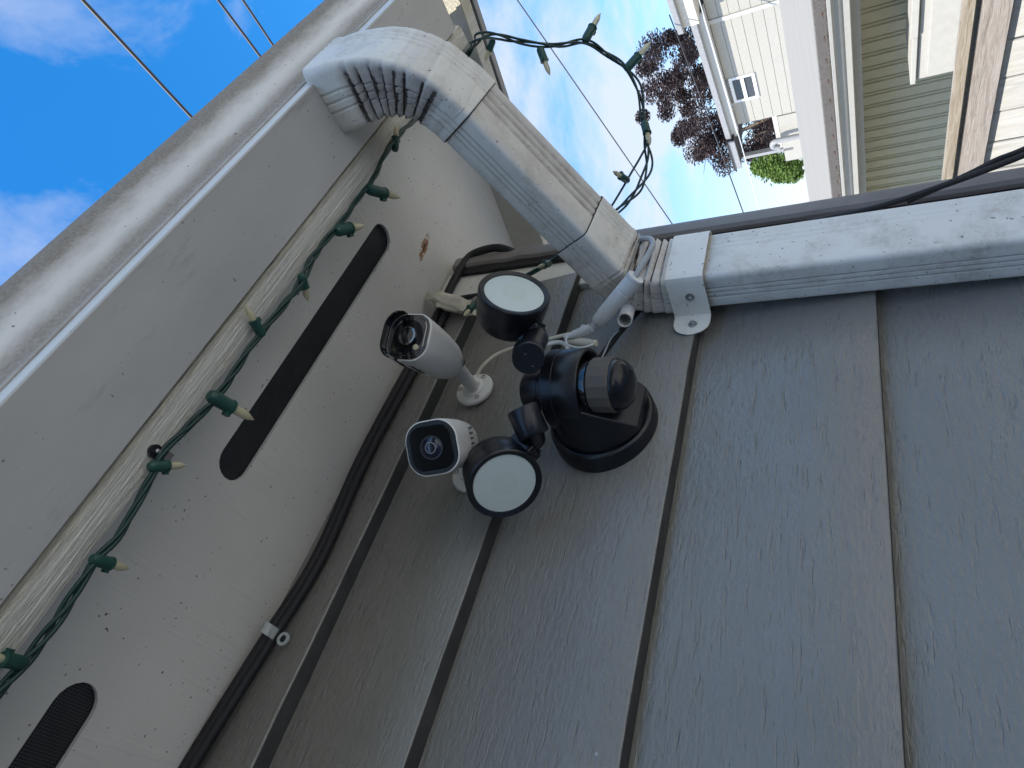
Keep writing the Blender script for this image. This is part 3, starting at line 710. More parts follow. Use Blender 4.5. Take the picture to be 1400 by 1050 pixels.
for st in range(3):
    pts = []
    for i, p in enumerate(P):
        s_ = cumP[i]
        loose = 1 + 1.1 * max(0, mnoise.noise(Vector((s_ * 7, 0, 0)))) + (0.5 + 2.6 * max(0, mnoise.noise(Vector((s_ * 9, 3, 1)))) if p.x > 0.8 and p.y < 0.6 else 0)
        a = (s_ if s_ < SX else SX + (s_ - SX) * 0.55) * 62 + 2 * math.pi * st / 3 + 1.5 * mnoise.noise(Vector((s_ * 12, st, 2)))
        rr = 0.0020 * loose
        pts.append(p + (fr[i][1] * math.cos(a) + fr[i][2] * math.sin(a)) * rr)
    s = MB(); s.tube(pts, 0.00185, 8); s.build('wire', MGRN, sl, smooth=60)
s = MB(); s.tube(spline([deep(x, y, d) for x, y, d in [(880, 176, 1.048), (884, 196, 1.048), (876, 214, 1.046), (862, 238, 1.043), (850, 259, 1.04), (833, 286, 1.03), (815, 305, 0.99)]], 8), 0.00185, 8); s.build('wire', MGRN, sl, smooth=60)
sock_me = bulb_me = None
def socket(base, tip, i):
    """socket from base towards tip, bulb at its end; shares mesh data, turned and scaled"""
    global sock_me, bulb_me
    if sock_me is None:
        s = MB(); s.lathe([(0.0030, -0.002), (0.0043, 0.001), (0.0047, 0.004), (0.0047, 0.021), (0.0052, 0.0212), (0.0052, 0.0235), (0.0040, 0.024)], (0, 0, 0), (0, 0, 1), 14); s.box((0.0052, 0, 0.0205), 0.003, 0.0036, 0.006)
        o = s.build('socket', MSOCK, None, smooth=40); sock_me = o.data; bpy.data.objects.remove(o)
        s = MB(); s.lathe([(0.0026, 0.0235), (0.0031, 0.027), (0.0031, 0.036), (0.0024, 0.041), (0.0011, 0.0455), (0.0004, 0.048)], (0, 0, 0), (0, 0, 1), 12)
        o = s.build('bulb', MBULB, None, smooth=60); bulb_me = o.data; bpy.data.objects.remove(o)
    o = bpy.data.objects.new('socket', sock_me); COL.objects.link(o); o.parent = sl
    d = tip - base; o.location = base - sl.location
    o.rotation_euler = d.to_track_quat('Z', 'Y').to_euler(); k = d.length / 0.048; o.scale = (1.40 * min(1.1, max(k, .8)),) * 2 + (k,)
    b = bpy.data.objects.new('bulb', bulb_me); COL.objects.link(b); b.parent = o
def zt(x, y, z): return onZ(x, y, z)
for (bx_, by_, tx, ty, dz) in [(540, 205, 542, 170, 0.0), (504, 259, 548, 270, 0.0), (460, 316, 498, 308, 0.0), (412, 376, 421, 412, 0.008), (358, 458, 335, 417, 0.0), (288, 541, 347, 574, -0.004), (205, 638, 254, 636, 0.0), (127, 764, 176, 778, 0.006), (32, 907, -30, 895, -0.008)]:
    socket(onZ(bx_, by_, 0.5475), onZ(tx, ty, 0.5475 + dz), 0)
for (bx_, by_, tx, ty, d, dd) in [(800, 55, 821, 18, 1.04, 0.01), (857, 94, 890, 57, 1.05, 0.0), (738, 66, 752, 103, 1.03, 0.0), (674, 55, 663, 84, 1.0, 0.01), (858, 247, 838, 234, 1.04, -0.03), (881, 168, 889, 198, 1.045, -0.02), (751, 360, 735, 366, 0.945, -0.03), (648, 417, 634, 432, 0.955, -0.02)]:
    socket(deep(bx_, by_, d), deep(tx, ty, d + dd), 0)
wc = thing('wire_clip', onZ(216, 622, 0.552), 'small black clip holding the green light string on the fascia', 'clip')
a_, b_ = onZ(211, 617, 0.5555), onZ(231, 627, 0.548)
s = MB(); s.lathe([(0.0024, 0), (0.0062, 0), (0.0062, 0.005), (0.0024, 0.005)], a_ + Vector((0, 0, 0.0015)), (0, 0, -1), 20, closed=True); ax_ = (b_ - a_).normalized(); s.box((a_ + b_) / 2 + ax_ * 0.002, (b_ - a_).length * 0.8, 0.010, 0.007, (ax_, Vector((0, 0, 1)).cross(ax_).normalized(), Vector((0, 0, 1)))); s.build('clip_body', MBLK, wc, bevel=0.0008, smooth=40)
s = MB(); s.lathe([(0.0023, 0.001), (0.0023, 0.006), (0.0015, 0.0068)], a_, (0, 0, -1), 14); s.build('nail', MSTEEL, wc, smooth=30)

# ------------------------------------------------------------------ flood light
fl = thing('flood_light', (0.458, 0.59, 0.285), 'black twin-head motion flood light with sensor dome on the grey siding', 'flood light')
BC = Vector((0.459, 0.594, 0.284))
s = MB(); s.lathe([(0.066, 0.0), (0.0645, 0.023), (0.0625, 0.0255), (0.0600, 0.0262), (0.0590, 0.0240), (0.045, 0.025)], BC, (0, -1, 0), 64); s.build('base_plate', MBLK, fl, smooth=38)
CYL = Vector((0.459, 0.519, 0.0)); CR = 0.0465; CZ0, CZ1 = 0.279, 0.325
s = MB(); s.lathe([(0.034, 0.022), (0.0425, 0.0), (CR - 0.001, -0.0005), (CR, 0.001), (CR, 0.030), (CR + 0.0006, 0.0305), (CR + 0.0006, 0.0435), (CR - 0.003, 0.046), (0.02, 0.047)], Vector((CYL.x, CYL.y, CZ0)), (0, 0, 1), 64); s.build('housing_collar', MBLK, fl, smooth=38)
# hood between collar and base
bm = bmesh.new()
for k in range(49):
    a = math.pi * (k / 48) if False else R(-14 + 208 * k / 48)
    for z in (CZ0 + 0.004, CZ1 - 0.016): bm.verts.new((CYL.x + (CR - 0.0006) * math.cos(a), CYL.y + (CR - 0.0006) * math.sin(a), z))
for k in range(48):
    a = 2 * math.pi * k / 48; bm.verts.new((BC.x + 0.0575 * math.cos(a), 0.5705, BC.z + 0.0575 * math.sin(a)))
for x in (-0.030, 0.030): bm.verts.new((BC.x + x, 0.5560, BC.z - 0.056))
bmesh.ops.convex_hull(bm, input=bm.verts)
for v in [v for v in bm.verts if not v.link_faces]: bm.verts.remove(v)
bmesh.ops.dissolve_limit(bm, angle_limit=R(3), verts=bm.verts, edges=bm.edges)
me = bpy.data.meshes.new('hood'); bm.to_mesh(me); bm.free()
o = link('hood', me, MBLK, fl, smooth=25)
md = o.modifiers.new('soft edges', 'BEVEL'); md.width = 0.002; md.segments = 2; md.limit_method = 'ANGLE'; md.angle_limit = R(25)
# screw hole
hp = onY(757, 502, 0.492); 
s = MB(); s.lathe([(0.0036, -0.002), (0.0036, 0.0006), (0.0030, 0.0008)], hp, Vector((hp.x - CYL.x, hp.y - CYL.y, 0)), 18); s.build('screw_hole', MBLACK, fl)
# neck
NK = Vector((CYL.x + 0.002, CYL.y + 0.004, 0))
s = MB(); s.lathe([(0.0245, 0.320), (0.0245, 0.339), (0.0236, 0.3393), (0.0236, 0.3403), (0.0245, 0.3406), (0.0245, 0.358), (0.022, 0.363), (0.012, 0.364)], NK, (0, 0, 1), 48); s.build('neck', MBLK, fl, smooth=35)
# sensor
SEN = onY(816, 527, 0.508); 
s = MB(); s.lathe([(0.012, 0.034), (0.0255, 0.028), (0.0300, 0.016), (0.0295, 0.004), (0.012, 0.001)], SEN + Vector((0, 0, -0.000)), (0, 0, 1), 40); sd = s.build('sensor_dome', MBLKG, fl, smooth=40)
s = MB(); s.lathe([(0.0295, 0.003), (0.0310, 0.001), (0.0316, -0.0215), (0.0295, -0.0235)], SEN, (0, 0, 1), 16); s.build('sensor_window', MPIR, sd, smooth=10, bevel=0.0006)
s = MB(); s.lathe([(0.0295, -0.0232), (0.0298, -0.025), (0.0270, -0.0325), (0.0215, -0.039), (0.0110, -0.0435), (0.0010, -0.0447)], SEN, (0, 0, 1), 40); s.build('sensor_cap', MBLK2, sd, smooth=50)
s = MB(); s.tube([SEN + Vector((0, 0.004, 0.02)), Vector((CYL.x, CYL.y, 0.31))], 0.024, 24); s.build('sensor_stem', MBLK, fl, smooth=40)
# lamp heads
def head(c, tilt, timg, rad, knuckle, kaxis, elbow):
    rv = -c.normalized(); t = (ROWS @ Vector((timg[0], timg[1], 0))).normalized(); t = (t - rv * t.dot(rv)).normalized()
    n = (rv * math.cos(R(tilt)) + t * math.sin(R(tilt))).normalized()
    k = rad / 0.0415
    s = MB(); s.lathe([(0.0342 * k, -0.0015), (0.0350 * k, 0.0012), (0.0400 * k, 0.0030), (0.0414 * k, 0.0015), (0.0415 * k, -0.007), (0.0402 * k, -0.0105), (0.0404 * k, -0.020), (0.0390 * k, -0.036), (0.0345 * k, -0.043), (0.018 * k, -0.046)], c, n, 64)
    hd = s.build('lamp_head', MBLK, fl, smooth=38)
    s = MB(); s.lathe([(0.0352 * k, -0.0012), (0.0345 * k, 0.0002), (0.020 * k, 0.0011), (0.0005, 0.0014)], c, n, 64); s.build('lamp_lens', m_led(c, k), hd, smooth=40)
    # arm: bracket from the back of the head to the knuckle, knuckle to the neck
    a0 = c - n * 0.030 * k
    for nm, p0, p1, wd, th in (('bracket', a0, elbow, 0.034, 0.026), ):
        ax = (p1 - p0).normalized(); a, b = frame(ax)
        s = MB(); s.box((p0 + p1) / 2, (p1 - p0).length, th, wd, (ax, a, b)); s.build(nm, MBLK, fl, bevel=0.004, seg=3, smooth=40)
    kn = MB(); kn.lathe([(0.0165, -0.016), (0.0175, -0.0145), (0.0175, 0.0145), (0.0165, 0.016)], knuckle, kaxis, 36)
    ax = (NK + Vector((0, 0, knuckle.z)) - knuckle); 
    kn.tube([knuckle, elbow], 0.0145, 18)
    ko = kn.build('knuckle', MBLK, fl, smooth=38)
    ka = Vector(kaxis).normalized(); u1, u2 = frame(ka)
    for sg in (-1, 1):
        s = MB(); s.lathe([(0.0026, 0.0155), (0.0026, 0.0166), (0.0014, 0.0163)], knuckle + u1 * 0.007 * sg + u2 * 0.003 * sg, ka, 14); s.build('screw', MSTEEL if False else MBLKG, ko)
    return n
def m_led(c, k):
    m = mat('frosted lamp lens', (0.6, 0.68, 0.67), 0.28); t = NT(m); g = t.n('ShaderNodeNewGeometry')
    d = t.n('ShaderNodeVectorMath', {0: g.outputs['Position'], 1: tuple(c)}, operation='DISTANCE').outputs['Value']
    f = t.ramp(d, [(0.0, 0.35), (0.0095 * k, 0.20), (0.0125 * k, 0.75), (0.0155 * k, 0.0)])
    t.color(t.mix(t.math('MULTIPLY', f, 0.5), (0.60, 0.665, 0.615), (0.52, 0.55, 0.42))); return m
L1 = deep(703, 401, 0.735); L2 = deep(690, 661, 0.690)
head(L1, 55, (0.20, -0.98), 0.0415, deep(722, 486, 0.700), -deep(722, 486, 0.700) + Vector((-.25, 0, -.1)), deep(733, 462, 0.735))
head(L2, 33, (0.45, 0.89), 0.0415, deep(722, 577, 0.690), Vector((0.6, -0.55, 0.35)), deep(728, 602, 0.715))

# ------------------------------------------------------------------ cameras
def rsq(c, A, B, hw, hh, r, n=8):
    p = []
    for (sx, sy, a0) in ((1, 1, 0), (-1, 1, 90), (-1, -1, 180), (1, -1, 270)):
        for k in range(n + 1):
            a = R(a0 + 90 * k / n); p.append(c + A * (sx * (hw - r) + r * math.cos(a)) + B * (sy * (hh - r) + r * math.sin(a)))
    return p
def bullet(label, front, back_dir, roll, size, mount, base_r, logo=False, visor=False):
    bd = Vector(back_dir).normalized()
    up = Vector((0, 0, 1)); up = (up - bd * up.dot(bd)).normalized(); up = Matrix.Rotation(R(roll), 3, bd) @ up
    rt = up.cross(bd).normalized()
    t = thing('security_camera', mount, label, 'security camera')
    k = size
    def P_(h): return front + bd * h
    s = MB()
    prof = [(-0.0008, 0.485), (0.0, 0.5), (0.004, 0.502), (0.03, 0.495), (0.06, 0.475), (0.083, 0.44), (0.097, 0.37), (0.103, 0.26), (0.104, 0.1)]
    rr = [0.36, 0.36, 0.36, 0.38, 0.40, 0.40, 0.34, 0.25, 0.10]
    rings = [rsq(P_(h * k / 0.062), rt, up, w_ * k, w_ * k, min(q, w_ * .98) * k) for (h, w_), q in zip(prof, rr)]
    body = s.loft(rings).build('body', MWPL, t, smooth=35)
    # rim and recessed black face
    s = MB(); s.loft([rsq(P_(-0.0008), rt, up, 0.478 * k, 0.478 * k, 0.345 * k), rsq(P_(-0.0016), rt, up, 0.468 * k, 0.468 * k, 0.34 * k)]); fp = s.build('face_plate', MMIRR if visor else MBLK, t, smooth=30)
    s = MB(); s.loft([rsq(P_(-0.0017), rt, up, 0.400 * k, 0.400 * k, 0.22 * k), rsq(P_(-0.0024), rt, up, 0.385 * k, 0.385 * k, 0.21 * k)]); s.build('inner_glass', MMIRR if visor else MMATB, fp, smooth=30)
    fc = P_(-0.0024)
    if visor:
        s = MB(); s.lathe([(0.335 * k, 0), (0.345 * k, 0.0012), (0.352 * k, 0)], fc, -bd, 48, closed=False); s.build('lens_ring', MBLK, fp, smooth=40)
        s = MB(); s.lathe([(0.20 * k, 0.0), (0.20 * k, 0.003), (0.165 * k, 0.0034), (0.165 * k, 0.0016), (0.01 * k, 0.0022)], fc, -bd, 48); s.build('lens', MMIRR, fp, smooth=30)
        s = MB(); s.lathe([(0.06 * k, 0.0), (0.06 * k, 0.0022), (0.02 * k, 0.003)], fc + rt * 0.23 * k - up * 0.26 * k, -bd, 20); s.build('spotlight', MBULB, fp, smooth=30)
        # curved visor over the top
        rin, rout = [], []
        o = rsq(P_(0), rt, up, 0.515 * k, 0.515 * k, 0.36 * k, 10); oi = rsq(P_(0), rt, up, 0.485 * k, 0.485 * k, 0.345 * k, 10)
        N_ = len(o); idx = [i for i in range(N_) if (o[i] - front).dot(up) > -0.02 * k]
        # order from right through top to left
        idx = sorted(idx, key=lambda i: math.atan2((o[i] - front).dot(up), (o[i] - front).dot(rt)))
        vs = []; fs = []
        for i in idx:
            h_ = (o[i] - front).dot(up) / (0.5 * k); ext = 0.012 * max(0.12, min(1, h_ * 1.3 + 0.2))
            vs += [o[i] + bd * 0.022, o[i] - bd * ext, oi[i] - bd * ext, oi[i] - bd * 0.0005]
        for j in range(len(idx) - 1):
            for q in range(4):
                q2 = (q + 1) % 4; fs.append((j * 4 + q, j * 4 + q2, (j + 1) * 4 + q2, (j + 1) * 4 + q))
        fs += [(0, 1, 2, 3), tuple((len(idx) - 1) * 4 + q for q in range(4))]
        pyd('visor', vs, fs, MBLKG, t, smooth=35)
    else:
        s = MB(); s.lathe([(0.215 * k, 0), (0.215 * k, 0.0008), (0.205 * k, 0.0010), (0.200 * k, 0.0002), (0.12 * k, -0.0002)], fc, -bd, 48); s.build('lens_ring', m_plain('grey lens ring', (0.05, 0.05, 0.055), 0.3), fp, smooth=30)
        s = MB(); s.lathe([(0.19 * k, 0), (0.17 * k, 0.0012), (0.10 * k, 0.0022), (0.01 * k, 0.0026)], fc, -bd, 40); s.build('lens', m_plain('blue coated lens', (0.006, 0.010, 0.03), 0.06, bstr=0, coat=0.3), fp, smooth=60)
        s = MB(); s.lathe([(0.105 * k, 0.0022), (0.105 * k, 0.0030), (0.088 * k, 0.0032), (0.086 * k, 0.0024)], fc, -bd, 32, closed=True); s.build('aperture_ring', m_plain('pale lens ring', (0.22, 0.23, 0.24), 0.3), fp, smooth=30)
        for j in range(6):                                  # speaker slots underneath
            c = P_(0.050) - up * 0.4865 * k + rt * (j - 2.5) * 0.0058
            s = MB(); s.box(c, 0.0022, 0.011, 0.0014, (rt, bd, up)); s.build('speaker_slot', MSLOT, body, bevel=0.0005)
    return t, body, bd, up, rt, front
C1F = onY(559, 461, 0.415)
t1, b1, bd1, up1, rt1, _ = bullet('white security camera with black hooded face, nearest the soffit', C1F, (0.40, 0.91, 0.07), 4, 0.0600, onY(650, 533, 0.587), 0.03, logo=True, visor=True)
M1 = onY(650, 534, 0.590)
def mount(t, rear, M_, br, stem=0.0095, ax=(0, -1, 0)):
    s = MB(); s.lathe([(br, 0.0), (br, 0.004), (br * 0.93, 0.0062), (br * 0.90, 0.0066)], M_, ax, 48); bo = s.build('mount_base', MWPL, t, smooth=35)
    axv = Vector(ax); d = rear - M_
    s = MB(); s.lathe([(br * 0.62, 0.006), (br * 0.58, 0.010), (br * 0.44, 0.0125), (br * 0.42, 0.0185), (br * 0.32, 0.021)], M_, (axv * 0.75 + d.normalized() * 0.25), 32); s.build('collar', MWPL, bo, smooth=35)
    s = MB(); s.tube([M_ + d * 0.10, M_ + d * 1.0], stem, 20); s.build('arm', MWPL, t, smooth=40)
    for k in range(3):
        a = R(95 + 120 * k); p = M_ + Vector((math.cos(a), 0, math.sin(a))) * br * 0.78 + axv * 0.0064
        s = MB(); s.lathe([(0.0032, 0.0), (0.0032, 0.0006), (0.002, 0.0002)], p, ax, 14); s.build('screw', MSCREW, bo)
    return bo
REAR1 = C1F + bd1 * 0.092 - up1 * 0.010
mount(t1, REAR1, M1, 0.0285)
s = MB(); s.lathe([(0.0050, 0), (0.0050, 0.001)], C1F + bd1 * 0.0965 - up1 * 0.022 - rt1 * 0.002, (bd1 - up1 * 1.2).normalized(), 16); s.build('port_plug', MBLK, t1)
# logo lettering along the body side
cu = bpy.data.curves.new('logo_text', 'FONT'); cu.body = 'reolink'; cu.size = 0.0098; cu.extrude = 0.0002; cu.align_x = 'LEFT'
lo = bpy.data.objects.new('logo_text', cu); COL.objects.link(lo)
dg = bpy.context.evaluated_depsgraph_get(); dg.update()
me = bpy.data.meshes.new_from_object(lo.evaluated_get(dg)); bpy.data.objects.remove(lo)
nrm = (-rt1 * 1.0)
if nrm.dot(-C1F) < 0: nrm = -nrm
side = nrm.normalized()
xd = bd1; yd = side.cross(xd)
LOGO0 = C1F + bd1 * 0.018 + side * 0.0303 - yd * 0.004
me.transform(Matrix((xd, yd, side)).transposed().to_4x4()); me.transform(Matrix.Translation(LOGO0)); me.materials.clear()
link('logo', me, MBLACK, b1)
C2F = onY(591, 612, 0.455)
t2, b2, bd2, up2, rt2, _ = bullet('white security camera with square face and round lens, beside the lower lamp head', C2F, (0.60, 0.72, 0.24), -9, 0.0590, onY(650, 650, 0.587), 0.03)
REAR2 = C2F + bd2 * 0.08 - up2 * 0.008
mount(t2, REAR2, onY(648, 648, 0.588), 0.0285, stem=0.012)

# white camera lead and its connectors
wl = thing('camera_lead', onY(760, 470, 0.57), 'white camera lead with weatherproof plug and capped connectors', 'cable')
s = MB(); s.tube(spline([onY(652, 512, 0.585), onY(662, 498, 0.575), onY(682, 483, 0.570), onY(712, 473, 0.568), onY(745, 465, 0.568), onY(768, 459, 0.565), onY(790, 455, 0.56)], 10), 0.0026, 10); s.build('lead', MCREAM, wl, smooth=60)
s = MB(); s.tube(spline([onY(745, 472, 0.57), onY(765, 468, 0.572), onY(776, 475, 0.572), onY(768, 488, 0.575), onY(748, 492, 0.578)], 10), 0.0032, 10); s.build('lead', MWC, wl, smooth=60)
def cone(name, p0, p1, prof, m, parent, n=24):
    d = (p1 - p0); s = MB(); s.lathe([(r, h * d.length) for r, h in prof], p0, d, n); return s.build(name, m, parent, smooth=38)
cone('plug', onY(772, 462, 0.562), onY(808, 449, 0.555), [(0.0030, 0), (0.0045, .25), (0.0058, .4), (0.0064, .75), (0.0066, 1.0), (0.0055, 1.0), (0.005, .9)], MWC, wl)
cone('plug', onY(775, 466, 0.568), onY(816, 470, 0.565), [(0.0026, 0), (0.004, .25), (0.0060, .45), (0.0060, .75), (0.0048, .85), (0.0055, .95), (0.0035, 1.0)], MCREAM, wl)
s = MB(); s.tube(spline([onY(776, 459, 0.56), onY(774, 468, 0.555), onY(782, 474, 0.553), onY(798, 475, 0.553), onY(812, 470, 0.556)], 8), 0.0013, 8); s.build('cap_tether', MWC, wl, smooth=60)
s = MB(); s.tube(spline([onY(794, 452, 0.553), onY(796, 445, 0.552), onY(800, 446, 0.552), onY(801, 451, 0.553)], 6), 0.0012, 8); s.build('cap_loop', MWC, wl, smooth=60)
# weatherproof sleeve in front of the lower elbow
q0, q1 = onY(806, 454, 0.545), onY(870, 378, 0.487)
cone('weatherproof_sleeve', q0, q1, [(0.0035, 0.0), (0.0042, .04), (0.0052, .05), (0.0052, .10), (0.0060, .11), (0.0065, .16), (0.0085, .18), (0.0098, .22), (0.0100, .30), (0.0095, .305), (0.0095, .315), (0.0105, .32), (0.0108, .74), (0.0103, .745), (0.0103, .755), (0.0108, .76), (0.0108, .945), (0.0096, .955), (0.0112, .96), (0.0112, .995), (0.0098, 1.0), (0.006, .99)], MWC, wl, 32)
s = MB(); s.tube(spline([q1 - (q1 - q0).normalized() * 0.006, onY(876, 366, 0.487), onY(888, 345, 0.492), onY(893, 334, 0.497), onY(889, 327, 0.502), onY(878, 327, 0.512), onY(866, 332, 0.53)], 10), 0.0039, 12); s.build('lead', MGC, wl, smooth=60)
q2, q3 = onY(859, 423, 0.568), onY(854, 438, 0.545)
cone('open_cap', q2, q3, [(0.006, 0), (0.0095, .05), (0.0097, .98), (0.0090, 1.0), (0.0076, .98), (0.0076, .35), (0.001, .33)], MWC, wl, 32)
s = MB(); s.tube(spline([onY(838, 425, 0.545), onY(846, 420, 0.56), onY(858, 418, 0.57)], 6), 0.0014, 8); s.build('cap_tether', MWC, wl, smooth=60)

# ------------------------------------------------------------------ the neighbours
D0 = ray(1209, 950); D0.z = 0; D0.normalize(); N0 = Vector((D0.y, -D0.x, 0))
def NP(s, n, z): return D0 * s + N0 * n + Vector((0, 0, z))
def onN(x, y, n): r = ray(x, y); return r * (n / r.dot(N0))
AX = (D0, N0, Vector((0, 0, 1)))
def nbox(mb, s0, s1, n0, n1, z0, z1): return mb.box(NP((s0 + s1) / 2, (n0 + n1) / 2, (z0 + z1) / 2), s1 - s0, n1 - n0, z1 - z0, AX)
# fence
fe = thing('board_fence', NP(3, 1.8, GZ), 'white plank fence with two weathered bare wood rails on top', 'fence')
MRAIL = m_wood('weathered cedar', (0.27, 0.22, 0.15), (0.42, 0.37, 0.30), (1.5, 1, 12), 7)
MRAIL2 = m_wood('grey brown pine', (0.29, 0.25, 0.215), (0.44, 0.40, 0.365), (2.2, 1.0, 18), 7)
MPLANK = m_wood('chipped white fence paint', (0.52, 0.50, 0.45), (0.64, 0.63, 0.59), (3, 3, 0.4), 10)
s = MB(); nbox(s, -1, 7, 1.786, 1.82, -0.3010, -0.2680); s.build('top_rail', MRAIL, fe, bevel=0.003)
s = MB(); nbox(s, -1, 7, 1.798, 1.81, -0.3900, -0.3130); s.build('face_rail', MRAIL2, fe, bevel=0.003)
y = -1.0
while y < 7:
    s = MB(); nbox(s, y, y + 0.142, 1.815 + random.uniform(0, 0.004), 1.835, GZ, -0.30 + random.uniform(-.006, .004)); s.build('plank', MPLANK, fe, bevel=0.002)
    y += 0.147
# house A: low roof, gutter, olive vinyl wall
ha = thing('white_roofed_house', NP(3, 4, GZ), 'low neighbour house with pale metal roof, white gutter and olive cream vinyl wall', 'house')
def m_roof():
    m = mat('pale roof sheet with grime at the eave', (0.5, 0.5, 0.48), 0.9, spec=0.05); t = NT(m)
    g = t.n('ShaderNodeNewGeometry')
    nd = t.n('ShaderNodeVectorMath', {0: g.outputs['Position'], 1: tuple(N0)}, operation='DOT_PRODUCT').outputs['Value']
    k = t.noise(t.pos(), 30, 5, 0.7); k2 = t.noise(t.pos((1, 1, 1)), 120, 3, .7)
    st = t.noise(t.pos((8, 0.35, 1), rot=(0, 0, -math.atan2(D0.x, D0.y) * -1)), 4, 4)
    c = t.mix(st, (0.27, 0.25, 0.215), (0.36, 0.34, 0.30))
    f = t.ramp(t.math('ADD', t.math('SUBTRACT', nd, 3.0), t.math('MULTIPLY', t.math('SUBTRACT', k, 0.5), 0.16)), [(0.36, 1.0), (0.45, 0.0)])
    c = t.mix(t.math('MULTIPLY', f, t.ramp(k2, [(0.3, 0.5), (0.65, 1.0)])), c, (0.045, 0.034, 0.024))
    t.color(c); return m
s = MB(); s.add([NP(-2, 2.98, 0.112), NP(8, 2.98, 0.112), NP(8, 5.4, 0.112 + 2.42 * 0.18), NP(-2, 5.4, 0.112 + 2.42 * .18), NP(-2, 2.98, 0.10), NP(8, 2.98, 0.10), NP(8, 5.4, 0.10 + 2.42 * .18), NP(-2, 5.4, 0.10 + 2.42 * .18)], [(0, 1, 2, 3), (4, 5, 6, 7), (0, 1, 5, 4), (1, 2, 6, 5), (2, 3, 7, 6), (3, 0, 4, 7)])
rf = s.build('roof', m_roof(), ha)
s = MB(); sc_ = -1.5
while sc_ < 6:
    s = MB(); c = NP(sc_, 3.05, 0.112 + 0.07 * .18); s.lathe([(0.013, 0), (0.013, 0.003), (0.007, 0.008), (0.001, 0.0085)], c, Vector((0, 0, 1)) - N0 * .18, 10); s.build('roof_screw', MSCREW, rf); sc_ += 0.145
kp = [(2.995, 0.098), (2.995, 0.012), (2.93, 0.004), (2.912, 0.008), (2.908, 0.035), (2.895, 0.050), (2.885, 0.072), (2.868, 0.084), (2.865, 0.098), (2.875, 0.100), (2.878, 0.09), (2.92, 0.05), (2.985, 0.03), (2.985, 0.098)]
s = MB(); s.loft([[NP(q, n, z) for n, z in kp] for q in (-2, 8)]); s.build('gutter', MNW, ha, smooth=25)
s = MB(); nbox(s, -2, 8, 3.0, 3.02, -0.035, 0.0975); s.build('fascia', MNW, ha)
s = MB(); nbox(s, -2, 8, 3.021, 3.45, -0.030, -0.020); s.build('eave_soffit', MNW, ha)
q = -2.0
while q < 7.5:                                              # vertical vinyl boards with a rolled joint each
    s = MB(); nbox(s, q, q + 0.098, 3.400, 3.44, GZ, -0.031); nbox(s, q + 0.020, q + 0.026, 3.394, 3.4, GZ, -0.031); s.build('vinyl_board', MVIN, ha, bevel=0.004, seg=1); q += 0.102
s = MB(); nbox(s, -2, 7.5, 3.45, 7, GZ, -0.04); s.build('inner_wall', MNW2, ha)
bxp = [onN(1243, 112, 2.95), onN(1300, 112, 2.95)]
s_end = bxp[0].dot(D0); zt_, zb_ = bxp[0].z, bxp[1].z
wb = MB(); nbox(wb, -1.5, s_end, 2.95, 3.39, zb_ - 0.25, zt_ - 0.03); wbo = wb.build('box_bay', MNW, ha, bevel=0.006)
s = MB(); nbox(s, -1.5, s_end - 0.29, 2.93, 3.3, zt_ - 0.029, zt_ + 0.004); nbox(s, s_end - 0.289, s_end + 0.01, 2.935, 3.3, zt_ - 0.029, zt_ - 0.004); s.build('bay_cap', MNW, wbo, bevel=0.003)
s = MB(); nbox(s, -1.5, s_end - 0.03, 2.938, 2.949, zb_ - .2, zt_ - 0.075); s.build('bay_panel', MNW, wbo, bevel=0.003)
# house B far behind
e1 = onN(966, 34, 10.0); r_ = ray(1005, 171); e2 = r_ * (e1.z / r_.z)
DB = Vector((e2.x - e1.x, e2.y - e1.y, 0)).normalized(); NB = Vector((DB.y, -DB.x, 0))
if NB.dot(N0) < 0: NB = -NB
AXB = (DB, NB, Vector((0, 0, 1)))
OV = 0.20                                                    # eave overhang
nB = e1.dot(NB) + OV                                         # wall plane
def BP(s, n, z): return DB * s + NB * n + Vector((0, 0, z))
def onB(x, y, n=None): r = ray(x, y); p = r * ((nB if n is None else n) / r.dot(NB)); return p.dot(DB), p.z
def bbox(mb, s0, s1, n0, n1, z0, z1): return mb.box(BP((s0 + s1) / 2, (n0 + n1) / 2, (z0 + z1) / 2), s1 - s0, n1 - n0, z1 - z0, AXB)
hb = thing('tall_white_house', BP(onB(1000, 100)[0], nB + 3, GZ), 'taller white boarded house with a two-pane window and porch behind the low roof', 'house')
ZE = e1.z
sW1 = onB(1006, 171)[0]                                      # wall end at the porch
s0B = onB(960, -60)[0] - 2
zt_ = ZE; zg = GZ; H_ = 0.172
wz0, wz1 = onB(1036, 121)[1], onB(999, 121)[1]; ws0, ws1 = onB(1012, 103)[0], onB(1016, 137)[0]
z = ZE - 0.01
MGRV = MNW2
while z > 0.2:                                               # wide boards, split round the window
    za_, zb2 = z - H_ + 0.005, z
    if zb2 > wz0 and za_ < wz1:
        for a, b in ((s0B, ws0), (ws1, sW1)):
            s = MB(); bbox(s, a, b, nB, nB + 0.03, za_, zb2); s.build('wall_board', MNW2, hb, bevel=0.003, seg=1)
    else:
        s = MB(); bbox(s, s0B, sW1, nB, nB + 0.03, za_, zb2); s.build('wall_board', MNW2, hb, bevel=0.003, seg=1)
    z -= H_
s = MB(); bbox(s, s0B, sW1, nB + 0.022, nB + 0.12, GZ, ZE); s.build('wall_core', MNG, hb)
s = MB(); bbox(s, s0B, sW1 - .1, nB + 0.13, nB + 6, GZ, ZE - 0.2); s.build('house_body', MNW2, hb)
wf = MB(); fr_ = 0.055; wm = (wz0 + wz1) / 2
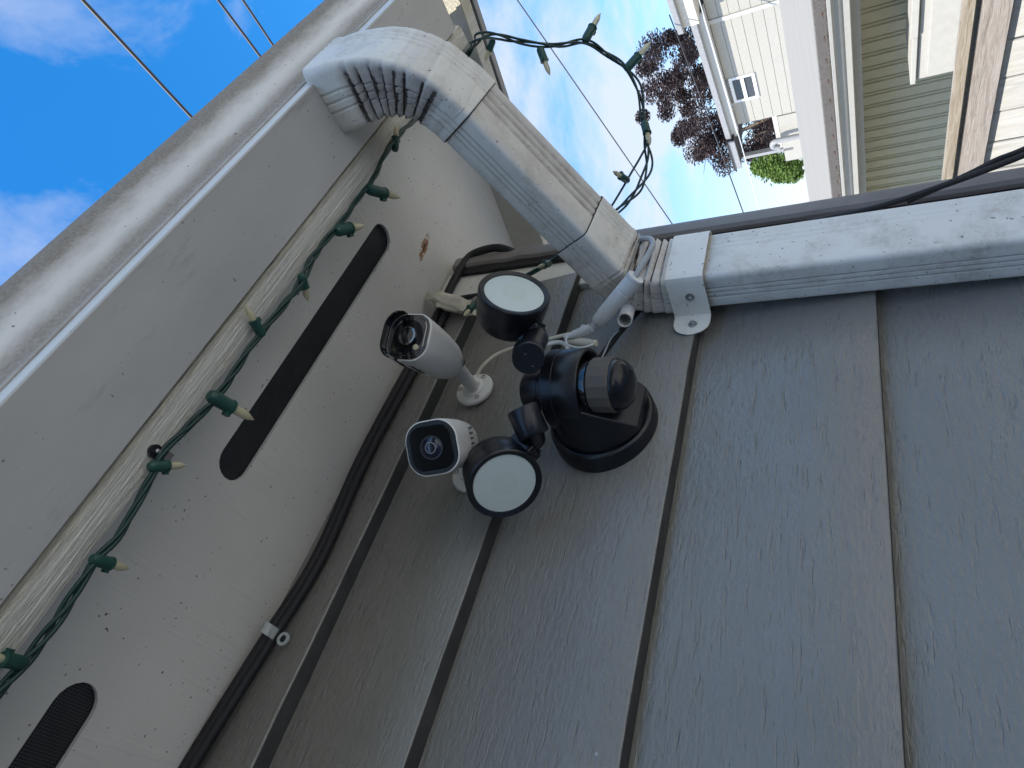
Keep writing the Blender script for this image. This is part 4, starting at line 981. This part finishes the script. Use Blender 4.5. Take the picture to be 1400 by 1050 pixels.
for (a, b, c, d) in ((ws0, ws1, wz1 - fr_, wz1), (ws0, ws1, wz0, wz0 + fr_), (ws0, ws0 + fr_, wz0 + fr_, wz1 - fr_), (ws1 - fr_, ws1, wz0 + fr_, wz1 - fr_), (ws0 + fr_, ws1 - fr_, wm - 0.03, wm + 0.03)):
    bbox(wf, a, b, nB - 0.025, nB + 0.021, c, d)
wo = wf.build('window', m_plain('bright white window vinyl', (0.80, 0.80, 0.79), 0.4), hb)
for (c, d) in ((wz0 + fr_, wm - .031), (wm + .031, wz1 - fr_)):
    s = MB(); bbox(s, ws0 + fr_, ws1 - fr_, nB - 0.002, nB + 0.01, c, d); s.build('pane', MGLASS, wo)
# eaves: near deep piece, long piece, porch piece
def eave(name, sa, sb, n_out, n_in, z, h, m1, m2):
    s = MB(); bbox(s, sa, sb, n_out, n_out + 0.04, z - 0.01, z + h); f = s.build(name + '_fascia', m2, hb, bevel=0.004)
    s = MB(); bbox(s, sa, sb, n_out + 0.041, n_in, z, z + 0.02); s.build(name + '_soffit', m1, hb)
    s = MB(); s.add([BP(sa, n_out - 0.03, z + h + .001), BP(sb, n_out - 0.03, z + h + .001), BP(sb, n_in + 3, z + h + 0.35), BP(sa, n_in + 3, z + h + 0.35), BP(sa, n_out - 0.03, z + h + .03), BP(sb, n_out - 0.03, z + h + .03), BP(sb, n_in + 3, z + h + 0.38), BP(sa, n_in + 3, z + h + 0.38)], [(0, 1, 2, 3), (4, 5, 6, 7), (0, 1, 5, 4), (1, 2, 6, 5), (2, 3, 7, 6), (3, 0, 4, 7)])
    s.build(name + '_roof', MSHIN, hb)
MPEACH = m_plain('cream eave paint', (0.62, 0.57, 0.48), 0.6)
sN = onB(946, 50, nB - OV - 0.45)[0]
eave('near_eave', s0B, sN, nB - OV - 0.22, nB, ZE + 0.06, 0.26, MPEACH, MPEACH)
s = MB(); bbox(s, s0B, sN + .02, nB - OV - 0.32, nB - OV - 0.23, ZE + 0.30, ZE + 0.40); s.build('near_gutter', MNG, hb, bevel=0.01)
eave('long_eave', sN + .01, onB(990, 190, nB - OV)[0], nB - OV, nB, ZE, 0.15, MNW, MNW)
sL = onB(990, 190, nB - OV)[0]
s = MB(); bbox(s, sN + .03, sL + .15, nB - OV - 0.09, nB - OV - 0.002, ZE + 0.12, ZE + 0.23); s.build('long_gutter', MNG, hb, bevel=0.01)
sT = onB(1010, 18)[0]; s = MB(); bbox(s, sT - .04, sT + .04, nB - 0.02, nB - 0.002, GZ, ZE); s.build('corner_batten', MNW, hb)
# porch: dark ceiling, post, rail, beam
zP = onB(1013, 200)[1]; sP1 = onB(1021, 214)[0] + 0.05
eave('porch_eave', sW1 + 0.02, onB(1015, 230, nB - 0.4)[0], nB - 0.4, nB + 2.0, zP + 0.02, 0.12, MDARK, MNG)
s = MB(); zl = onB(1071, 205)[1]
bbox(s, sP1 - 0.09, sP1, nB - 0.02, nB + 0.08, zl - .2, zP + 0.02); s.build('porch_post', MNG, hb)
s = MB(); bbox(s, sW1 + .01, sP1 + .35, nB - 0.02, nB + 0.08, GZ, zl - 0.01); s.build('porch_wall', MNW2, hb)
s = MB(); bbox(s, sW1 + .01, sP1 - .1, nB + 0.01, nB + 0.05, zl, zl + 0.09); s.build('porch_rail', MNW, hb)
s = MB(); bbox(s, sW1 + .01, sW1 + .06, nB + 0.09, nB + 2, zl, zP); s.build('porch_side', MNG, hb)
hk = onB(1064, 192, nB - 0.2); c = BP(hk[0], nB - 0.2, hk[1])
s = MB(); s.tube(spline([c + Vector((0, 0, -0.45)), c + Vector((0, 0, -0.05)), c + DB * 0.04 + Vector((0, 0, 0.10)), c + DB * 0.17 + Vector((0, 0, 0.12)), c + DB * 0.22 + Vector((0, 0, 0.0))], 8), 0.055, 14); s.build('roof_vent', MNG, hb, smooth=50)

# ------------------------------------------------------------------ plants
def leaf_mat(name, a, b):
    m = mat(name, a, 0.55, spec=0.3); t = NT(m)
    t.color(t.mix(t.ramp(t.noise(t.pos(), 2.2, 3), [(0.3, 0.0), (0.7, 1.0)]), a, b))
    t.b.inputs['Subsurface Weight'].default_value = 0.0
    return m
def leaves(clumps, count, size, m, name, parent):
    vs = []; fs = []
    for i in range(count):
        c, rad = random.choice(clumps)
        d = Vector((random.gauss(0, 1), random.gauss(0, 1), random.gauss(0, 1))).normalized() * (random.random() ** 0.45) * rad
        p = c + d; s_ = size * random.uniform(0.6, 1.3)
        ax = Vector((random.gauss(0, 1), random.gauss(0, 1), random.gauss(0, 1))).normalized(); a, b = frame(ax)
        k = len(vs)
        vs += [p - a * s_, p + b * s_ * 0.45 + ax * s_ * .15, p + a * s_, p - b * s_ * 0.45 + ax * s_ * .15]; fs.append((k, k + 1, k + 2, k + 3))
    return pyd(name, vs, fs, m, parent)
TN = 16.0
def TP(x, y, n=TN): return onN(x, y, n)
tb = TP(1120, 130); tree = thing('plum_tree', (tb.x, tb.y, GZ), 'dark purple-leaved tree rising behind the tall white house', 'tree')
MBARK = m_plain('brown bark', (0.16, 0.12, 0.085), 0.9, bscale=20, bstr=0.6, vary=0.3)
fork = Vector((tb.x, tb.y, 0.9))
s = MB(); s.tube(spline([Vector((tb.x, tb.y, GZ)), Vector((tb.x + .05, tb.y, -0.5)), fork], 6), [0.20 - 0.08 * k / 12 for k in range(13)], 10)
tips = [(905, 95), (930, 40), (900, 135), (925, 170), (945, 205), (975, 230), (960, 150), (950, 100), (990, 190), (1010, 150), (1040, 190), (985, 120), (960, 60)]
tp = []
for (x, y) in tips:
    p = TP(x, y, TN + random.uniform(-0.9, 0.9)); tp.append(p)
    midp = fork.lerp(p, 0.5) + Vector((random.uniform(-.2, .2), random.uniform(-.2, .2), 0.25))
    pts = spline([fork, midp, p], 6); s.tube(pts, [0.075 - 0.063 * k / (len(pts) - 1) for k in range(len(pts))], 7)
    for j in range(5):
        a = pts[random.randint(6, 11)]; e = a + Vector((random.gauss(0, .4), random.gauss(0, .4), random.gauss(0.1, .4))); s.tube([a, e], [0.02, 0.006], 5)
s.build('trunk', MBARK, tree, smooth=60)
cl_ = []
for (x, y, n_) in [(900, 85, 2), (915, 60, 2), (932, 30, 2), (945, 70, 4), (895, 120, 3), (910, 150, 3), (935, 110, 4), (960, 120, 4), (925, 175, 3), (950, 165, 4), (975, 165, 4), (940, 210, 2), (970, 205, 4), (990, 225, 2), (1000, 180, 3), (1020, 160, 3), (1040, 195, 5), (1050, 170, 4), (1030, 215, 3), (1005, 130, 3), (985, 90, 3)]:
    for j in range(n_):
        p = TP(x + random.gauss(0, 10), y + random.gauss(0, 10), TN + random.uniform(-1.1, 1.1)); cl_.append((p, random.uniform(0.22, 0.50)))
leaves(cl_, 42000, 0.046, leaf_mat('purple plum leaves', (0.022, 0.014, 0.017), (0.055, 0.033, 0.030)), 'crown', tree)
gb = TP(1062, 230, 13.5); bush = thing('green_shrub', (gb.x, gb.y, GZ), 'bright green leafy shrub beside the tall white house', 'shrub')
s = MB(); s.tube(spline([Vector((gb.x, gb.y, GZ)), Vector((gb.x + .1, gb.y, -0.6)), gb], 5), 0.07, 8); s.build('stem', MBARK, bush, smooth=60)
cl_ = [(TP(x + random.gauss(0, 4), y + random.gauss(0, 3), 13.5 + random.uniform(-.5, .5)), random.uniform(.12, .3)) for (x, y) in [(1040, 228), (1050, 222), (1060, 225), (1070, 230), (1080, 228), (1055, 236), (1068, 240), (1046, 238), (1078, 238), (1066, 218), (1090, 225), (1095, 240), (1085, 215)] for _ in range(3)]
leaves(cl_, 5000, 0.055, leaf_mat('green shrub leaves', (0.07, 0.13, 0.02), (0.12, 0.19, 0.03)), 'foliage', bush)

# ------------------------------------------------------------------ overhead wires
def wire(pa, pb, r, m, label, group, sag=0.01):
    a, b = Vector(pa), Vector(pb); l = (a + b) / 2
    pts = [a.lerp(b, k / 24) - Vector((0, 0, sag * 4 * (k / 24) * (1 - k / 24))) for k in range(25)]
    s = MB(); s.tube(pts, r, 8); tag(s.build('overhead_wire', m, None, loc=l, smooth=60), label, 'wire', group)
def ext(p, q, dp, dq, ka=-0.6, kb=1.6):
    a, b = deep(*p, dp), deep(*q, dq); return a + (b - a) * ka, a + (b - a) * kb
G = 'overhead wires against the sky'
wire(*ext((112, 0), (259, 158), 7.0, 8.0), 0.021, MWIRE, 'thickest overhead wire, in the blue sky left of the gutter', G)
wire(*ext((297, 0), (353, 75), 7.0, 7.4, -1, 2.5), 0.016, MWIRE, 'overhead wire just left of another, ending at the gutter edge', G)
wire(*ext((331, 0), (371, 60), 7.2, 7.5, -1, 2.5), 0.014, MWIRE, 'overhead wire closest to the gutter top, right of its twin', G)
wire(*ext((706, 0), (915, 302), 6.0, 6.6, -.5, 1.5), 0.0062, MWIRE, 'single thin overhead wire crossing behind the string light loop', G)
wire(deep(915, 20, 10.6), deep(1018, 296, 11.4), 0.011, MWIRE, 'grey wire sloping from the tall house eave past the plum tree', 'wires at the tall white house')
wire(deep(950, -20, 9.8), deep(1045, 310, 10.6), 0.008, mat('white wire', (0.7, 0.7, 0.7), 0.4), 'white wire running in front of the tall house window', 'wires at the tall white house')
# dark wooded backdrop added out of view, to darken what the camera glass reflects
m_ = m_plain('dark green backdrop', (0.035, 0.055, 0.025), 0.9, bscale=3, bstr=0.5, vary=0.5, vscale=2)
vs = []; fs = []; NX = 90
for i in range(NX):
    x = -26 + 44 * i / (NX - 1); h = (3.0 if x < -4 else 1.4) + 1.3 * mnoise.noise(Vector((x * .35, 0, 3))) + 0.7 * mnoise.noise(Vector((x * 1.6, 1, 3)))
    for (y, z) in ((-9, GZ), (-9.6, GZ + (h + 2.1) * 0.55), (-10.5, h), (-13, GZ)): vs.append((x, y + 0.4 * mnoise.noise(Vector((x, z, 1))), z))
for i in range(NX - 1):
    for k in range(3): a = i * 4 + k; fs.append((a, a + 1, a + 5, a + 4))
tag(pyd('dark_backdrop', vs, fs, m_, smooth=180), kind='stuff')
